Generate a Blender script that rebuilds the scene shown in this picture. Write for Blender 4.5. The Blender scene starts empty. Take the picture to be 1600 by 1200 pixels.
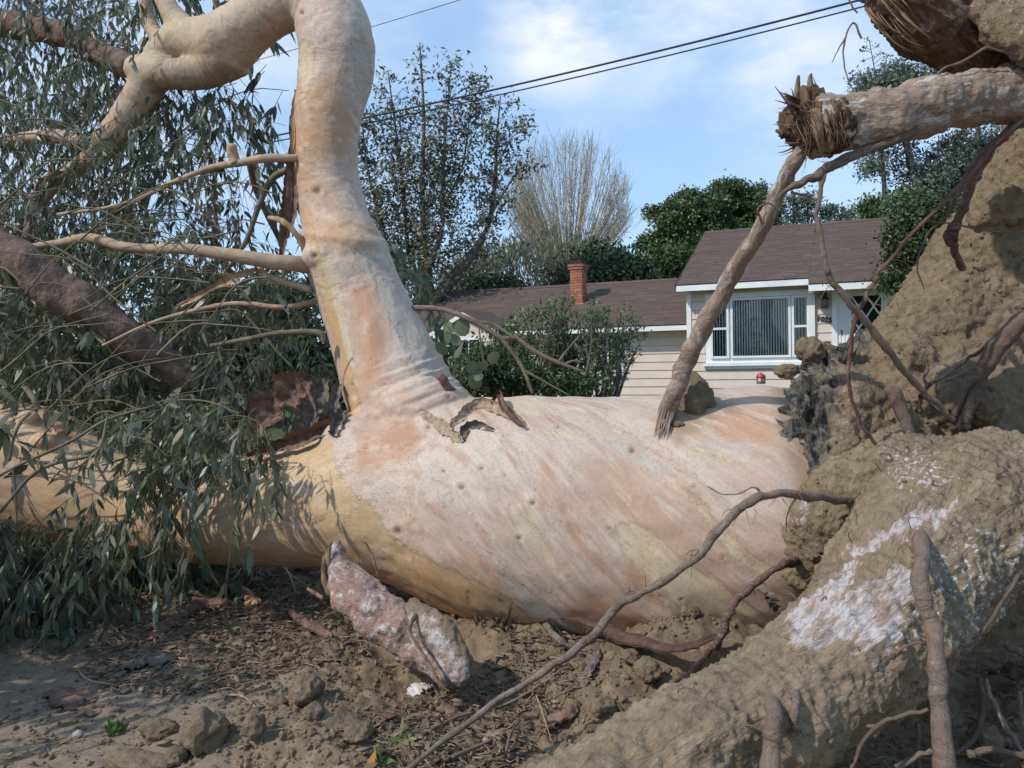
import bpy, bmesh, math, random
import numpy as np
from mathutils import Matrix, Vector

S = bpy.context.scene
COL = S.collection
rng = np.random.default_rng(7)
pi = math.pi

# ------------------------------------------------------------------ camera, sky, sun
F = 1244.4
CAM = np.array([0.0, 0.0, 1.45])
PITCH, ROLL = math.radians(-2.1), math.radians(1.3)
FW = np.array([0, math.cos(PITCH), math.sin(PITCH)])
_r0 = np.array([1.0, 0, 0]); _u0 = np.cross(_r0, FW)
RT = _r0 * math.cos(ROLL) - _u0 * math.sin(ROLL)
UP = _u0 * math.cos(ROLL) + _r0 * math.sin(ROLL)
cd = bpy.data.cameras.new('camera'); cam = bpy.data.objects.new('camera', cd); COL.objects.link(cam)
cd.sensor_width = 36; cd.lens = 28; cd.clip_start = 0.05; cd.clip_end = 3000
cam.matrix_world = Matrix(((RT[0], UP[0], -FW[0], CAM[0]), (RT[1], UP[1], -FW[1], CAM[1]), (RT[2], UP[2], -FW[2], CAM[2]), (0, 0, 0, 1)))
cd.dof.use_dof = True; cd.dof.focus_distance = 6.0; cd.dof.aperture_fstop = 11.0
S.camera = cam

SUN = np.array([-0.62, -0.38, 0.69]); SUN /= np.linalg.norm(SUN)
W = bpy.data.worlds.new('World'); S.world = W; W.use_nodes = True
wt = W.node_tree; wt.nodes.clear()
wo = wt.nodes.new('ShaderNodeOutputWorld'); bg = wt.nodes.new('ShaderNodeBackground')
sky = wt.nodes.new('ShaderNodeTexSky'); sky.sky_type = 'NISHITA'; sky.sun_disc = False
sky.sun_elevation = math.asin(SUN[2]); sky.sun_rotation = math.atan2(SUN[0], SUN[1])
sky.air_density = 1.0; sky.dust_density = 0.6; sky.ozone_density = 1.6
bg.inputs['Strength'].default_value = 0.15
wt.links.new(bg.outputs[0], wo.inputs[0])


def ray(px, py): return FW + RT * ((px - 800) / F) + UP * ((600 - py) / F)
def at(px, py, d): return CAM + ray(px, py) * d
def proj(P):
    q = np.asarray(P, float) - CAM
    z = q @ FW
    return 800 + F * (q @ RT) / z, 600 - F * (q @ UP) / z, z


def wn(kind, **kw):
    n = wt.nodes.new(kind)
    for k, v in kw.items(): setattr(n, k, v)
    return n
# clouds: soft patches of vapour, broken by noise, fixed to directions of the sky
tcw = wn('ShaderNodeTexCoord')
nzw = wn('ShaderNodeTexNoise'); nzw.inputs['Scale'].default_value = 5.0; nzw.inputs['Detail'].default_value = 7; nzw.inputs['Roughness'].default_value = 0.55
mpw = wn('ShaderNodeMapping'); mpw.inputs['Scale'].default_value = (1, 1, 2.2); mpw.inputs['Location'].default_value = (0.35, 0.1, 0.2)
wt.links.new(tcw.outputs['Generated'], mpw.inputs[0]); wt.links.new(mpw.outputs[0], nzw.inputs['Vector'])
total = None
for (px, py, rad, amp) in [(885, 15, .10, 1.0), (845, 70, .055, .8), (960, -10, .10, .8), (1120, 30, .15, .6), (1230, 80, .12, .6), (1060, -60, .22, .5), (420, 90, .07, .5),
                           (1000, 350, .14, .25), (260, 300, .3, .25), (1500, 420, .3, .2), (500, -250, .3, .4), (-500, -100, .5, .5), (2200, -200, .5, .5)]:
    d = ray(px, py); d = d / np.linalg.norm(d)
    vm = wn('ShaderNodeVectorMath', operation='DISTANCE'); vm.inputs[1].default_value = d
    wt.links.new(tcw.outputs['Generated'], vm.inputs[0])
    mr = wn('ShaderNodeMapRange', interpolation_type='SMOOTHSTEP'); mr.inputs[1].default_value = rad * 1.5; mr.inputs[2].default_value = 0; mr.inputs[3].default_value = 0; mr.inputs[4].default_value = amp
    wt.links.new(vm.outputs['Value'], mr.inputs[0])
    if total is None: total = mr.outputs[0]
    else:
        ad = wn('ShaderNodeMath', operation='MAXIMUM'); wt.links.new(total, ad.inputs[0]); wt.links.new(mr.outputs[0], ad.inputs[1]); total = ad.outputs[0]
mr2 = wn('ShaderNodeMapRange', interpolation_type='SMOOTHSTEP'); mr2.inputs[1].default_value = .36; mr2.inputs[2].default_value = .66; mr2.inputs[3].default_value = 0.15; mr2.inputs[4].default_value = 1.25
wt.links.new(nzw.outputs['Fac'], mr2.inputs[0])
ml = wn('ShaderNodeMath', operation='MULTIPLY', use_clamp=True); wt.links.new(total, ml.inputs[0]); wt.links.new(mr2.outputs[0], ml.inputs[1])
mxw = wn('ShaderNodeMix', data_type='RGBA'); mxw.inputs['B'].default_value = (6.0, 6.15, 6.4, 1)
hz = wn('ShaderNodeMix', data_type='RGBA', blend_type='MIX'); hz.inputs['Factor'].default_value = 0.6; hz.inputs['B'].default_value = (2.35, 4.0, 6.3, 1)
wt.links.new(sky.outputs[0], hz.inputs['A'])
wt.links.new(ml.outputs[0], mxw.inputs['Factor']); wt.links.new(hz.outputs['Result'], mxw.inputs['A']); wt.links.new(mxw.outputs['Result'], bg.inputs['Color'])

ld = bpy.data.lights.new('sun', 'SUN'); ld.energy = 2.8; ld.angle = math.radians(0.8); ld.color = (1.0, 0.94, 0.85)
lo = bpy.data.objects.new('sun', ld); COL.objects.link(lo)
lo.rotation_euler = Vector(SUN).to_track_quat('Z', 'Y').to_euler()
S.view_settings.view_transform = 'Standard'; S.view_settings.look = 'None'
S.view_settings.exposure = 0.22; S.view_settings.gamma = 1; S.view_settings.use_curve_mapping = False
S.render.engine = 'CYCLES'
S.cycles.max_bounces = 6; S.cycles.transparent_max_bounces = 8


# ------------------------------------------------------------------ numeric helpers
_perm = np.random.default_rng(11).permutation(256); _perm = np.concatenate([_perm, _perm, _perm])
_grad = np.random.default_rng(12).normal(size=(256, 3)); _grad /= np.linalg.norm(_grad, axis=1)[:, None]
def gnoise(P):
    P = np.asarray(P, float); i = np.floor(P).astype(int); f = P - i; i &= 255
    w = f * f * f * (f * (f * 6 - 15) + 10)
    out = np.zeros(len(P))
    for dx in (0, 1):
        for dy in (0, 1):
            for dz in (0, 1):
                g = _grad[_perm[_perm[_perm[(i[:, 0] + dx) & 255] + ((i[:, 1] + dy) & 255)] + ((i[:, 2] + dz) & 255)]]
                v = ((f - np.array([dx, dy, dz])) * g).sum(1)
                out += v * (w[:, 0] if dx else 1 - w[:, 0]) * (w[:, 1] if dy else 1 - w[:, 1]) * (w[:, 2] if dz else 1 - w[:, 2])
    return out * 1.5
def fbm(P, s, octv=4, gain=.5, seed=0, ridge=False):
    P = np.asarray(P, float) * s + seed * 17.3
    a, o = 1.0, np.zeros(len(P))
    for k in range(octv):
        v = gnoise(P)
        o += a * ((1 - 2 * np.abs(v)) - .4 if ridge else v)
        P = P * 2.03 + 5.1; a *= gain
    return o
def sstep(a, b, x):
    t = np.clip((x - a) / (b - a), 0, 1); return t * t * (3 - 2 * t)
def norm(v): v = np.asarray(v, float); return v / (np.linalg.norm(v, axis=-1, keepdims=True) + 1e-9)
def poly_sd(px, py, poly):
    P = np.array(poly, float); n = len(P); d2 = np.full(len(px), 1e18); ins = np.zeros(len(px), bool)
    for i in range(n):
        a, b = P[i], P[(i + 1) % n]; e = b - a
        wx, wy = px - a[0], py - a[1]
        t = np.clip((wx * e[0] + wy * e[1]) / (e @ e + 1e-9), 0, 1)
        d2 = np.minimum(d2, (wx - e[0] * t) ** 2 + (wy - e[1] * t) ** 2)
        c = ((a[1] > py) != (b[1] > py))
        with np.errstate(divide='ignore', invalid='ignore'):
            ins ^= c & (px < (b[0] - a[0]) * (py - a[1]) / (b[1] - a[1] + 1e-12) + a[0])
    d = np.sqrt(d2); return np.where(ins, -d, d)
def catmull(P, n):
    P = np.asarray(P, float)
    if len(P) < 3:
        t = np.linspace(0, 1, n)[:, None]; return P[0] * (1 - t) + P[-1] * t
    Q = np.vstack([2 * P[0] - P[1], P, 2 * P[-1] - P[-2]])
    u = np.linspace(0, len(P) - 1 - 1e-6, n); k = u.astype(int); t = (u - k)[:, None]
    a, b, c, d = Q[k], Q[k + 1], Q[k + 2], Q[k + 3]
    return .5 * (2 * b + (c - a) * t + (2 * a - 5 * b + 4 * c - d) * t * t + (3 * b - a - 3 * c + d) * t ** 3)
def frames(C):
    T = norm(np.gradient(C, axis=0)); n = len(C)
    N = np.zeros((n, 3)); v = np.array([0, 0, 1.0]) if abs(T[0][2]) < .9 else np.array([1.0, 0, 0])
    for i in range(n):
        v = v - T[i] * (v @ T[i]); v = v / (np.linalg.norm(v) + 1e-9); N[i] = v
    return T, N, np.cross(T, N)
def tube(P, r, segs=10, n=None, jit=0.0, seed=0, cap=True, flat=1.0):
    """tapered tube round a smooth curve; returns verts, faces"""
    P = np.asarray(P, float); r = np.atleast_1d(np.asarray(r, float))
    if len(r) == 1: r = np.repeat(r, len(P))
    n = n or max(2, (len(P) - 1) * 4 + 1)
    C = catmull(P, n); rr = np.maximum(catmull(np.c_[r, r, r], n)[:, 0], 1e-4)
    T, N, B = frames(C)
    a = np.linspace(0, 2 * pi, segs, endpoint=False)
    V = C[:, None] + rr[:, None, None] * (N[:, None] * np.cos(a)[None, :, None] + B[:, None] * np.sin(a)[None, :, None] * flat)
    V = V.reshape(-1, 3)
    if jit:
        cen = np.repeat(C, segs, axis=0)
        k = 1 + jit * fbm(V / max(r.mean(), .003), .55, 3, seed=seed)
        V = cen + (V - cen) * k[:, None]
    i = np.arange(n - 1)[:, None] * segs; j = np.arange(segs)[None]; j2 = (j + 1) % segs
    Fq = np.stack([i + j, i + j2, i + segs + j2, i + segs + j], -1).reshape(-1, 4)
    faces = [Fq]
    if cap:
        V = np.vstack([V, C[0] - T[0] * rr[0] * .25, C[-1] + T[-1] * rr[-1] * .35]); m = n * segs
        jj = np.arange(segs); j3 = (jj + 1) % segs
        faces.append(np.stack([np.full(segs, m), j3, jj], -1)); faces.append(np.stack([np.full(segs, m + 1), (n - 1) * segs + jj, (n - 1) * segs + j3], -1))
    return V, faces
def merge(parts):
    """parts: list of (V, [face arrays]) -> one (V, [faces])"""
    Vs, Fs, o = [], [], 0
    for V, fl in parts:
        Vs.append(V)
        for f in fl: Fs.append(np.asarray(f) + o)
        o += len(V)
    tri = [f for f in Fs if f.shape[1] == 3]; quad = [f for f in Fs if f.shape[1] == 4]
    out = []
    if quad: out.append(np.vstack(quad))
    if tri: out.append(np.vstack(tri))
    return np.vstack(Vs), out
def box(x0, x1, y0, y1, z0, z1):
    V = np.array([[x0, y0, z0], [x1, y0, z0], [x1, y1, z0], [x0, y1, z0], [x0, y0, z1], [x1, y0, z1], [x1, y1, z1], [x0, y1, z1]], float)
    return V, [np.array([[0, 3, 2, 1], [4, 5, 6, 7], [0, 1, 5, 4], [1, 2, 6, 5], [2, 3, 7, 6], [3, 0, 4, 7]])]
def hexa(V): return np.array(V, float), [np.array([[0, 3, 2, 1], [4, 5, 6, 7], [0, 1, 5, 4], [1, 2, 6, 5], [2, 3, 7, 6], [3, 0, 4, 7]])]
def ico(sub=1):
    bm = bmesh.new(); bmesh.ops.create_icosphere(bm, subdivisions=sub, radius=1)
    V = np.array([v.co[:] for v in bm.verts]); Fc = np.array([[v.index for v in f.verts] for f in bm.faces]); bm.free(); return V, Fc
ICO1, ICO2, ICO3, ICO4 = ico(1), ico(2), ico(3), ico(4)

def new_mesh(name, V, fl, smooth=True):
    me = bpy.data.meshes.new(name); V = np.asarray(V, float)
    if isinstance(fl, np.ndarray): fl = [fl]
    loops = np.concatenate([f.ravel() for f in fl]).astype(np.int32); tot = np.concatenate([np.full(len(f), f.shape[1]) for f in fl]).astype(np.int32)
    me.vertices.add(len(V)); me.vertices.foreach_set('co', V.ravel())
    me.loops.add(len(loops)); me.loops.foreach_set('vertex_index', loops)
    me.polygons.add(len(tot)); st = np.concatenate([[0], np.cumsum(tot)[:-1]]).astype(np.int32)
    me.polygons.foreach_set('loop_start', st); me.polygons.foreach_set('loop_total', tot)
    me.polygons.foreach_set('use_smooth', np.full(len(tot), smooth))
    me.update(calc_edges=True); return me
OFF = {}
def empty(name, loc, rz=0):
    o = bpy.data.objects.new(name, None); COL.objects.link(o); o.location = loc; o.rotation_euler = (0, 0, rz); o.empty_display_size = .2
    OFF[o.name] = np.array(loc, float) if rz == 0 else np.zeros(3); return o
def obj(name, V, fl, mat, parent=None, smooth=True, attrs=None, kind=None):
    """parent None: origin at the base of the mesh; else coordinates are world coordinates moved into the parent (or local ones for a turned parent)"""
    V = np.asarray(V, float)
    if parent is None: off = np.array([(V[:, 0].min() + V[:, 0].max()) / 2, (V[:, 1].min() + V[:, 1].max()) / 2, V[:, 2].min()])
    else: off = OFF[parent.name]
    me = new_mesh(name, V - off, fl, smooth)
    if mat is not None: me.materials.append(mat)
    for k, a in (attrs or {}).items():
        if a.ndim == 1: me.attributes.new(k, 'FLOAT', 'POINT').data.foreach_set('value', a.astype(np.float32))
        else: me.attributes.new(k, 'FLOAT_VECTOR', 'POINT').data.foreach_set('vector', a.astype(np.float32).ravel())
    o = bpy.data.objects.new(name, me); COL.objects.link(o)
    if parent is None: o.location = off
    else: o.parent = parent
    OFF[o.name] = off
    if kind: o['kind'] = kind
    return o
def tag(o, label, cat, group=None, kind=None):
    o['label'] = label; o['category'] = cat
    if group: o['group'] = group
    if kind: o['kind'] = kind
    return o
def remesh(V, fl, voxel, smooth_it=8, fac=.5):
    me = new_mesh('tmp', V, fl); o = bpy.data.objects.new('tmp', me); COL.objects.link(o)
    m = o.modifiers.new('r', 'REMESH'); m.mode = 'VOXEL'; m.voxel_size = voxel
    if smooth_it:
        s = o.modifiers.new('s', 'SMOOTH'); s.factor = fac; s.iterations = smooth_it
    dg = bpy.context.evaluated_depsgraph_get(); dg.update()
    e = o.evaluated_get(dg); m2 = bpy.data.meshes.new_from_object(e)
    n = len(m2.vertices); co = np.empty(n * 3); m2.vertices.foreach_get('co', co)
    li = np.empty(len(m2.loops), np.int32); m2.loops.foreach_get('vertex_index', li)
    lt = np.empty(len(m2.polygons), np.int32); m2.polygons.foreach_get('loop_total', lt); ls = np.empty(len(m2.polygons), np.int32); m2.polygons.foreach_get('loop_start', ls)
    q = lt == 4; out = [li[ls[q][:, None] + np.arange(4)]]
    if (lt == 3).any(): out.append(li[ls[lt == 3][:, None] + np.arange(3)])
    bpy.data.objects.remove(o); bpy.data.meshes.remove(me); bpy.data.meshes.remove(m2)
    return co.reshape(-1, 3), out
def vnormals(V, fl):
    N = np.zeros_like(V)
    for f in fl:
        a, b, c = V[f[:, 0]], V[f[:, 1]], V[f[:, 2]]; fn = np.cross(b - a, c - a)
        if f.shape[1] == 4: fn = fn + np.cross(V[f[:, 2]] - a, V[f[:, 3]] - a)
        for k in range(f.shape[1]): np.add.at(N, f[:, k], fn)
    return norm(N)


# ------------------------------------------------------------------ materials
class NT:
    def __init__(s, name, rough=.85, spec=.3):
        s.m = bpy.data.materials.new(name); s.m.use_nodes = True; s.t = s.m.node_tree; s.t.nodes.clear()
        s.out = s.n('ShaderNodeOutputMaterial'); s.b = s.n('ShaderNodeBsdfPrincipled'); s.l(s.b.outputs[0], s.out.inputs[0])
        s.b.inputs['Roughness'].default_value = rough; s.b.inputs['Specular IOR Level'].default_value = spec
        s.tc = s.n('ShaderNodeTexCoord'); s.co = s.tc.outputs['Object']
    def n(s, k, **kw):
        x = s.t.nodes.new(k)
        for a, v in kw.items(): setattr(x, a, v)
        return x
    def l(s, a, b): s.t.links.new(a, b)
    def setin(s, sock, v):
        if hasattr(v, 'links') or hasattr(v, 'is_linked'): s.l(v, sock)
        else: sock.default_value = v
    def noise(s, scale, detail=4, rough=.55, co=None, stretch=None, dist=0, out='Fac'):
        x = s.n('ShaderNodeTexNoise'); x.inputs['Scale'].default_value = scale; x.inputs['Detail'].default_value = detail; x.inputs['Roughness'].default_value = rough; x.inputs['Distortion'].default_value = dist
        c = co or s.co
        if stretch:
            mp = s.n('ShaderNodeMapping'); mp.inputs['Scale'].default_value = stretch; s.l(c, mp.inputs[0]); c = mp.outputs[0]
        s.l(c, x.inputs['Vector']); return x.outputs[out]
    def voro(s, scale, feat='F1', co=None, out='Distance'):
        x = s.n('ShaderNodeTexVoronoi', feature=feat); x.inputs['Scale'].default_value = scale; s.l(co or s.co, x.inputs['Vector']); return x.outputs[out]
    def ramp(s, v, a, b, lo=0.0, hi=1.0):
        x = s.n('ShaderNodeMapRange', interpolation_type='SMOOTHSTEP'); s.l(v, x.inputs[0])
        x.inputs[1].default_value = a; x.inputs[2].default_value = b; x.inputs[3].default_value = lo; x.inputs[4].default_value = hi; return x.outputs[0]
    def math(s, op, a, b=0.0):
        x = s.n('ShaderNodeMath', operation=op); s.setin(x.inputs[0], a); s.setin(x.inputs[1], b); return x.outputs[0]
    def mix(s, f, a, b, mode='MIX'):
        x = s.n('ShaderNodeMix', data_type='RGBA', blend_type=mode)
        s.setin(x.inputs['Factor'], f)
        for k, v in (('A', a), ('B', b)):
            if isinstance(v, (tuple, list)): x.inputs[k].default_value = (v[0], v[1], v[2], 1)
            elif isinstance(v, float): x.inputs[k].default_value = (v, v, v, 1)
            else: s.l(v, x.inputs[k])
        return x.outputs['Result']
    def gray(s, v):
        x = s.n('ShaderNodeCombineColor')
        for k in range(3): s.l(v, x.inputs[k])
        return x.outputs[0]
    def attr(s, name, out='Fac'):
        x = s.n('ShaderNodeAttribute'); x.attribute_name = name; return x.outputs[out]
    def island(s): return s.n('ShaderNodeNewGeometry').outputs['Random Per Island']
    def color(s, c): s.setin(s.b.inputs['Base Color'], (c[0], c[1], c[2], 1) if isinstance(c, tuple) else c)
    def bump(s, h, strength=.5, dist=.02, prev=None):
        x = s.n('ShaderNodeBump'); x.inputs['Strength'].default_value = strength; x.inputs['Distance'].default_value = dist; s.l(h, x.inputs['Height'])
        if prev is not None: s.l(prev, x.inputs['Normal'])
        s.l(x.outputs[0], s.b.inputs['Normal']); return x.outputs[0]

def simple(name, c, c2=None, scale=20, rough=.8, spec=.3, bump=0.0, bdist=.01, stretch=None, metal=0, lo=.35, hi=.65):
    m = NT(name, rough, spec); m.b.inputs['Metallic'].default_value = metal
    nz = m.noise(scale, 5, stretch=stretch)
    m.color(m.mix(m.ramp(nz, lo, hi), c, c2 or tuple(x * .8 for x in c)))
    if bump: m.bump(nz, bump, bdist)
    return m.m
def leafmat(name, cols, rough=.5, trans=.25, spec=.4, drift=0):
    """cols: colours spread over the leaves at random, leaf by leaf"""
    m = NT(name, rough, spec); oi = m.n('ShaderNodeObjectInfo')
    r = m.math('FRACT', m.math('ADD', m.island(), oi.outputs['Random']))
    cr = m.n('ShaderNodeValToRGB'); e = cr.color_ramp.elements
    while len(e) < len(cols): e.new(.5)
    for i, c in enumerate(cols): e[i].position = i / max(1, len(cols) - 1); e[i].color = (*c, 1)
    m.l(r, cr.inputs[0]); c = cr.outputs[0]
    if drift:
        c = m.mix(1.0, c, m.gray(m.ramp(m.noise(drift, 3, co=m.tc.outputs['Object']), .3, .7, .55, 1.35)), 'MULTIPLY')
    m.color(c)
    if trans:
        tr = m.n('ShaderNodeBsdfTranslucent'); m.l(c, tr.inputs[0]); mx = m.n('ShaderNodeMixShader'); mx.inputs[0].default_value = trans
        m.l(m.b.outputs[0], mx.inputs[1]); m.l(tr.outputs[0], mx.inputs[2]); m.l(mx.outputs[0], m.out.inputs[0])
    return m.m

def bark_material():
    """smooth patchy eucalyptus bark; the patches come from distances stored on the mesh, edges broken by noise"""
    m = NT('eucalyptus_bark', .62, .3); q = m.attr('bark', 'Vector')
    n1 = m.noise(2.2, 4, co=q); n2 = m.noise(6, 5, co=q); n3 = m.noise(30, 4, co=q); n4 = m.noise(150, 2, co=m.co); n5 = m.noise(70, 3, co=m.co)
    wob = m.math('MULTIPLY', m.math('SUBTRACT', n2, .5), .10); wob = m.math('ADD', wob, m.math('MULTIPLY', m.math('SUBTRACT', n3, .5), .035))
    c = m.mix(m.ramp(n1, .35, .62), (.50, .345, .25), (.585, .465, .37))
    c = m.mix(m.ramp(n2, .52, .72, 0, .55), c, (.47, .31, .215))
    bd = m.noise(1.0, 5, .6, co=q, stretch=(4.2, 4.2, 4.2)); c = m.mix(m.ramp(bd, .50, .62, 0, .6), c, (.47, .285, .185)); c = m.mix(m.ramp(bd, .46, .34, 0, .7), c, (.61, .50, .37))
    c = m.mix(m.ramp(m.noise(1.0, 5, .6, co=q, stretch=(6, 6, 6), dist=.5), .56, .66, 0, .5), c, (.50, .44, .38))
    hs = []
    def layer(c, name, cols, soft, amt=1.0, edge=0.0, nz=n2, wobble=wob):
        d = m.math('ADD', m.attr(name), wobble)
        k = m.ramp(d, soft, -soft, 0, amt)
        c = m.mix(k, c, m.mix(m.ramp(nz, .35, .65), cols[0], cols[1]))
        if edge:
            hs.append(m.ramp(d, .012, -.012))
            line = m.ramp(m.math('ABSOLUTE', d), .007, .001, 0, edge)
            c = m.mix(line, c, (.30, .19, .12))
        return c
    smallw = m.math('MULTIPLY', m.math('SUBTRACT', n3, .5), .05)
    c = layer(c, 'sd_white', ((.60, .51, .42), (.54, .46, .385)), .10, .7)
    c = layer(c, 'sd_rust', ((.43, .22, .12), (.52, .32, .20)), .05, .9)
    c = layer(c, 'sd_tan', ((.52, .325, .155), (.58, .415, .235)), .010, 1, .06, n1, smallw)
    c = layer(c, 'sd_orange', ((.47, .26, .125), (.53, .345, .20)), .06, .9)
    c = layer(c, 'sd_olive', ((.44, .35, .21), (.54, .41, .27)), .14, .85)
    c = layer(c, 'sd_cream', ((.58, .455, .28), (.58, .47, .335)), .006, .95, .13, n2, smallw)
    c = layer(c, 'sd_grey', ((.42, .395, .34), (.48, .45, .39)), .014, .75, .04, n2, smallw)
    c = layer(c, 'sd_soil_shade', ((.26, .19, .12), (.30, .23, .15)), .04, .9)
    # fine rusty freckles where the bark is pink, and pores everywhere
    fre = m.math('MULTIPLY', m.ramp(m.noise(62, 3, .6, co=m.co), .57, .63), m.ramp(m.noise(3.4, 4, co=q), .44, .60))
    fre = m.math('MULTIPLY', fre, m.ramp(m.attr('sd_tan'), -.01, .02))
    c = m.mix(m.math('MULTIPLY', fre, .55), c, (.36, .165, .095))
    c = m.mix(m.ramp(n5, .42, .66, .0, .34), c, (.36, .235, .165)); c = m.mix(m.ramp(m.noise(14, 6, .7, co=q), .46, .66, 0, .5), c, (.44, .29, .21))
    # stains that run along the stem
    st = m.noise(1.0, 5, co=q, stretch=(9, 9, 9)); c = m.mix(m.ramp(st, .54, .68, 0, .55), c, (.40, .22, .13)); c = m.mix(m.ramp(m.noise(1.0, 5, .65, co=q, stretch=(16, 16, 16)), .52, .66, 0, .5), c, (.60, .51, .42))
    crk = m.ramp(m.math('ABSOLUTE', m.math('SUBTRACT', m.noise(3.2, 5, .6, co=q, dist=.6), .5)), .006, .0, 0, .55)
    crk = m.math('MULTIPLY', crk, m.ramp(n1, .48, .6)); c = m.mix(crk, c, (.25, .16, .11))
    k = m.attr('knot'); c = m.mix(m.ramp(k, .9, .3, 0, .75), c, (.10, .06, .04)); c = m.mix(m.ramp(k, 2.0, .8, 0, .25), c, (.34, .2, .12))
    m.color(c)
    hh = hs[0]
    for h_ in hs[1:]: hh = m.math('MAXIMUM', hh, h_)
    b0 = m.bump(m.math('SUBTRACT', 1.0, hh), .5, .006); b1 = m.bump(n4, .12, .004, b0); b2 = m.bump(n3, .25, .012, b1); m.bump(m.math('ADD', m.math('MULTIPLY', m.noise(1.3, 6, .6, co=q, stretch=(7, 7, 7)), .6), crk), .3, .02, b2)
    return m.m
def soil_material(name, base=(.285, .213, .136), dark=(.165, .12, .078), pale=(.37, .285, .19), white=False, plain=False):
    m = NT(name, .97, .1); gco = m.attr('bark', 'Vector') if white else None; n1 = m.noise(3.5, 5); n2 = m.noise(22, 6, .6, co=gco); n3 = m.noise(120, 4, .65, co=gco)
    c = m.mix(m.ramp(n1, .35, .65), base, tuple(x * .86 for x in base)); c = m.mix(m.ramp(n2, .5, .75, 0, .8), c, pale); c = m.mix(m.ramp(n2, .5, .28, 0, .75), c, dark)
    c = m.mix(m.ramp(n3, .62, .70, 0, .5), c, (.44, .37, .26)); c = m.mix(m.ramp(n3, .42, .3, 0, .5), c, dark)
    if white:
        d = m.math('ADD', m.attr('sd_white'), m.math('MULTIPLY', m.math('SUBTRACT', n2, .5), .15)); d = m.math('ADD', d, m.math('MULTIPLY', m.math('SUBTRACT', n3, .5), .10)); d = m.math('ADD', d, m.math('MULTIPLY', m.math('SUBTRACT', m.noise(9, 3), .5), .12))
        red = m.mix(m.ramp(n2, .4, .6), (.33, .215, .145), (.27, .185, .125))
        c = m.mix(m.ramp(d, .016, .0, 0, .8), c, red); c = m.mix(m.math('MULTIPLY', m.ramp(d, .006, -.012), m.ramp(m.noise(34, 6, .75, co=gco), .36, .56)), c, m.mix(m.ramp(n3, .32, .6), (.42, .34, .30), (.57, .53, .52)))
        d2 = m.math('ADD', m.attr('sd_fleck'), m.math('MULTIPLY', m.math('SUBTRACT', n1, .5), .2))
        fl = m.math('MULTIPLY', m.ramp(d2, .03, -.06), m.ramp(m.noise(46, 4, .7), .54, .62)); c = m.mix(fl, c, (.58, .56, .56))
    elif not plain:
        d = m.attr('sd_char'); k = m.ramp(m.math('ADD', d, m.math('MULTIPLY', m.math('SUBTRACT', n2, .5), .25)), .03, -.03)
        ch = m.mix(m.ramp(m.noise(26, 5, .65, stretch=(1, 1, .25)), .38, .62), (.05, .046, .042), (.235, .21, .18)); c = m.mix(k, c, ch)
        d2 = m.math('ADD', m.attr('sd_fleck'), m.math('MULTIPLY', m.math('SUBTRACT', n1, .5), .2))
        fl = m.math('MULTIPLY', m.ramp(d2, .03, -.06), m.ramp(m.noise(60, 3, .7, stretch=(1.6, 1.6, .7)), .60, .66)); c = m.mix(fl, c, (.60, .48, .30))
    m.color(c)
    b = m.bump(m.noise(260, 3, .7), .5, .004); b = m.bump(n3, .9, .010, b); m.bump(n2, .9, .03, b)
    return m.m
def root_material(name, a, b_, white=.4, red=(.34, .17, .12)):
    m = NT(name, .88, .15); q = m.attr('bark', 'Vector'); n1 = m.noise(8, 5, co=q); n2 = m.noise(55, 5, .65, co=q); n3 = m.noise(200, 3, co=q)
    c = m.mix(m.ramp(n1, .35, .65), a, b_); c = m.mix(m.ramp(n2, .5, .62, 0, .8), c, red)
    c = m.mix(m.ramp(m.noise(26, 6, .7, co=q), .53, .62, 0, white), c, (.56, .53, .48)); c = m.mix(m.ramp(n3, .55, .3, 0, .5), c, (.12, .08, .055))
    m.color(c); b = m.bump(n3, .6, .004); m.bump(n2, 1.0, .014, b); return m.m

MB = bark_material()
M_SOIL = soil_material('root_plate_soil')
M_ROOTSOIL = soil_material('soil_caked_root_bark', white=True)
M_ROOT = root_material('pale_root_bark', (.40, .32, .25), (.29, .215, .16), .85, (.29, .165, .105))
M_ROOTDARK = root_material('dark_root_bark', (.20, .15, .115), (.13, .095, .075), .12, (.17, .085, .06))
M_ROOTRED = root_material('red_root_bark', (.20, .11, .085), (.135, .078, .062), .25, (.26, .115, .08))
M_ROOTGREY = root_material('grey_root_bark', (.25, .19, .145), (.19, .145, .115), .15, (.24, .16, .12))
M_PINKROOT = root_material('pink_torn_root_bark', (.40, .27, .215), (.29, .185, .145), .95, (.30, .145, .105))
M_WOOD = simple('splintered_wood', (.27, .175, .10), (.10, .065, .042), 40, .85, .2, .6, .01, (1, 1, .2))
M_WOODPALE = simple('fresh_torn_wood', (.46, .31, .18), (.30, .19, .11), 30, .8, .2, .5, .01, (1, 1, .2))
M_BRANCH = simple('tan_branch_bark', (.46, .32, .20), (.33, .23, .16), 14, .75, .25, .3, .01)
M_BRANCHBROWN = simple('brown_limb_bark', (.21, .145, .115), (.13, .088, .07), 16, .9, .15, .9, .03)
M_TWIG = simple('green_brown_twig', (.20, .17, .10), (.13, .10, .07), 12, .8)
M_STRIP = simple('peeled_bark', (.235, .14, .10), (.13, .082, .063), 25, .85, .15, .6, .01)
M_FLAP = simple('dry_tan_bark_flap', (.44, .33, .235), (.27, .185, .125), 45, .85, .15, .8, .01)
M_REDBARK = simple('dark_red_bark', (.145, .08, .058), (.085, .05, .038), 25, .85, .15, .7, .01)
M_STRIPGREY = simple('grey_bark_shred', (.20, .165, .135), (.11, .09, .075), 30, .9, .1, .6, .01)
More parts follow.
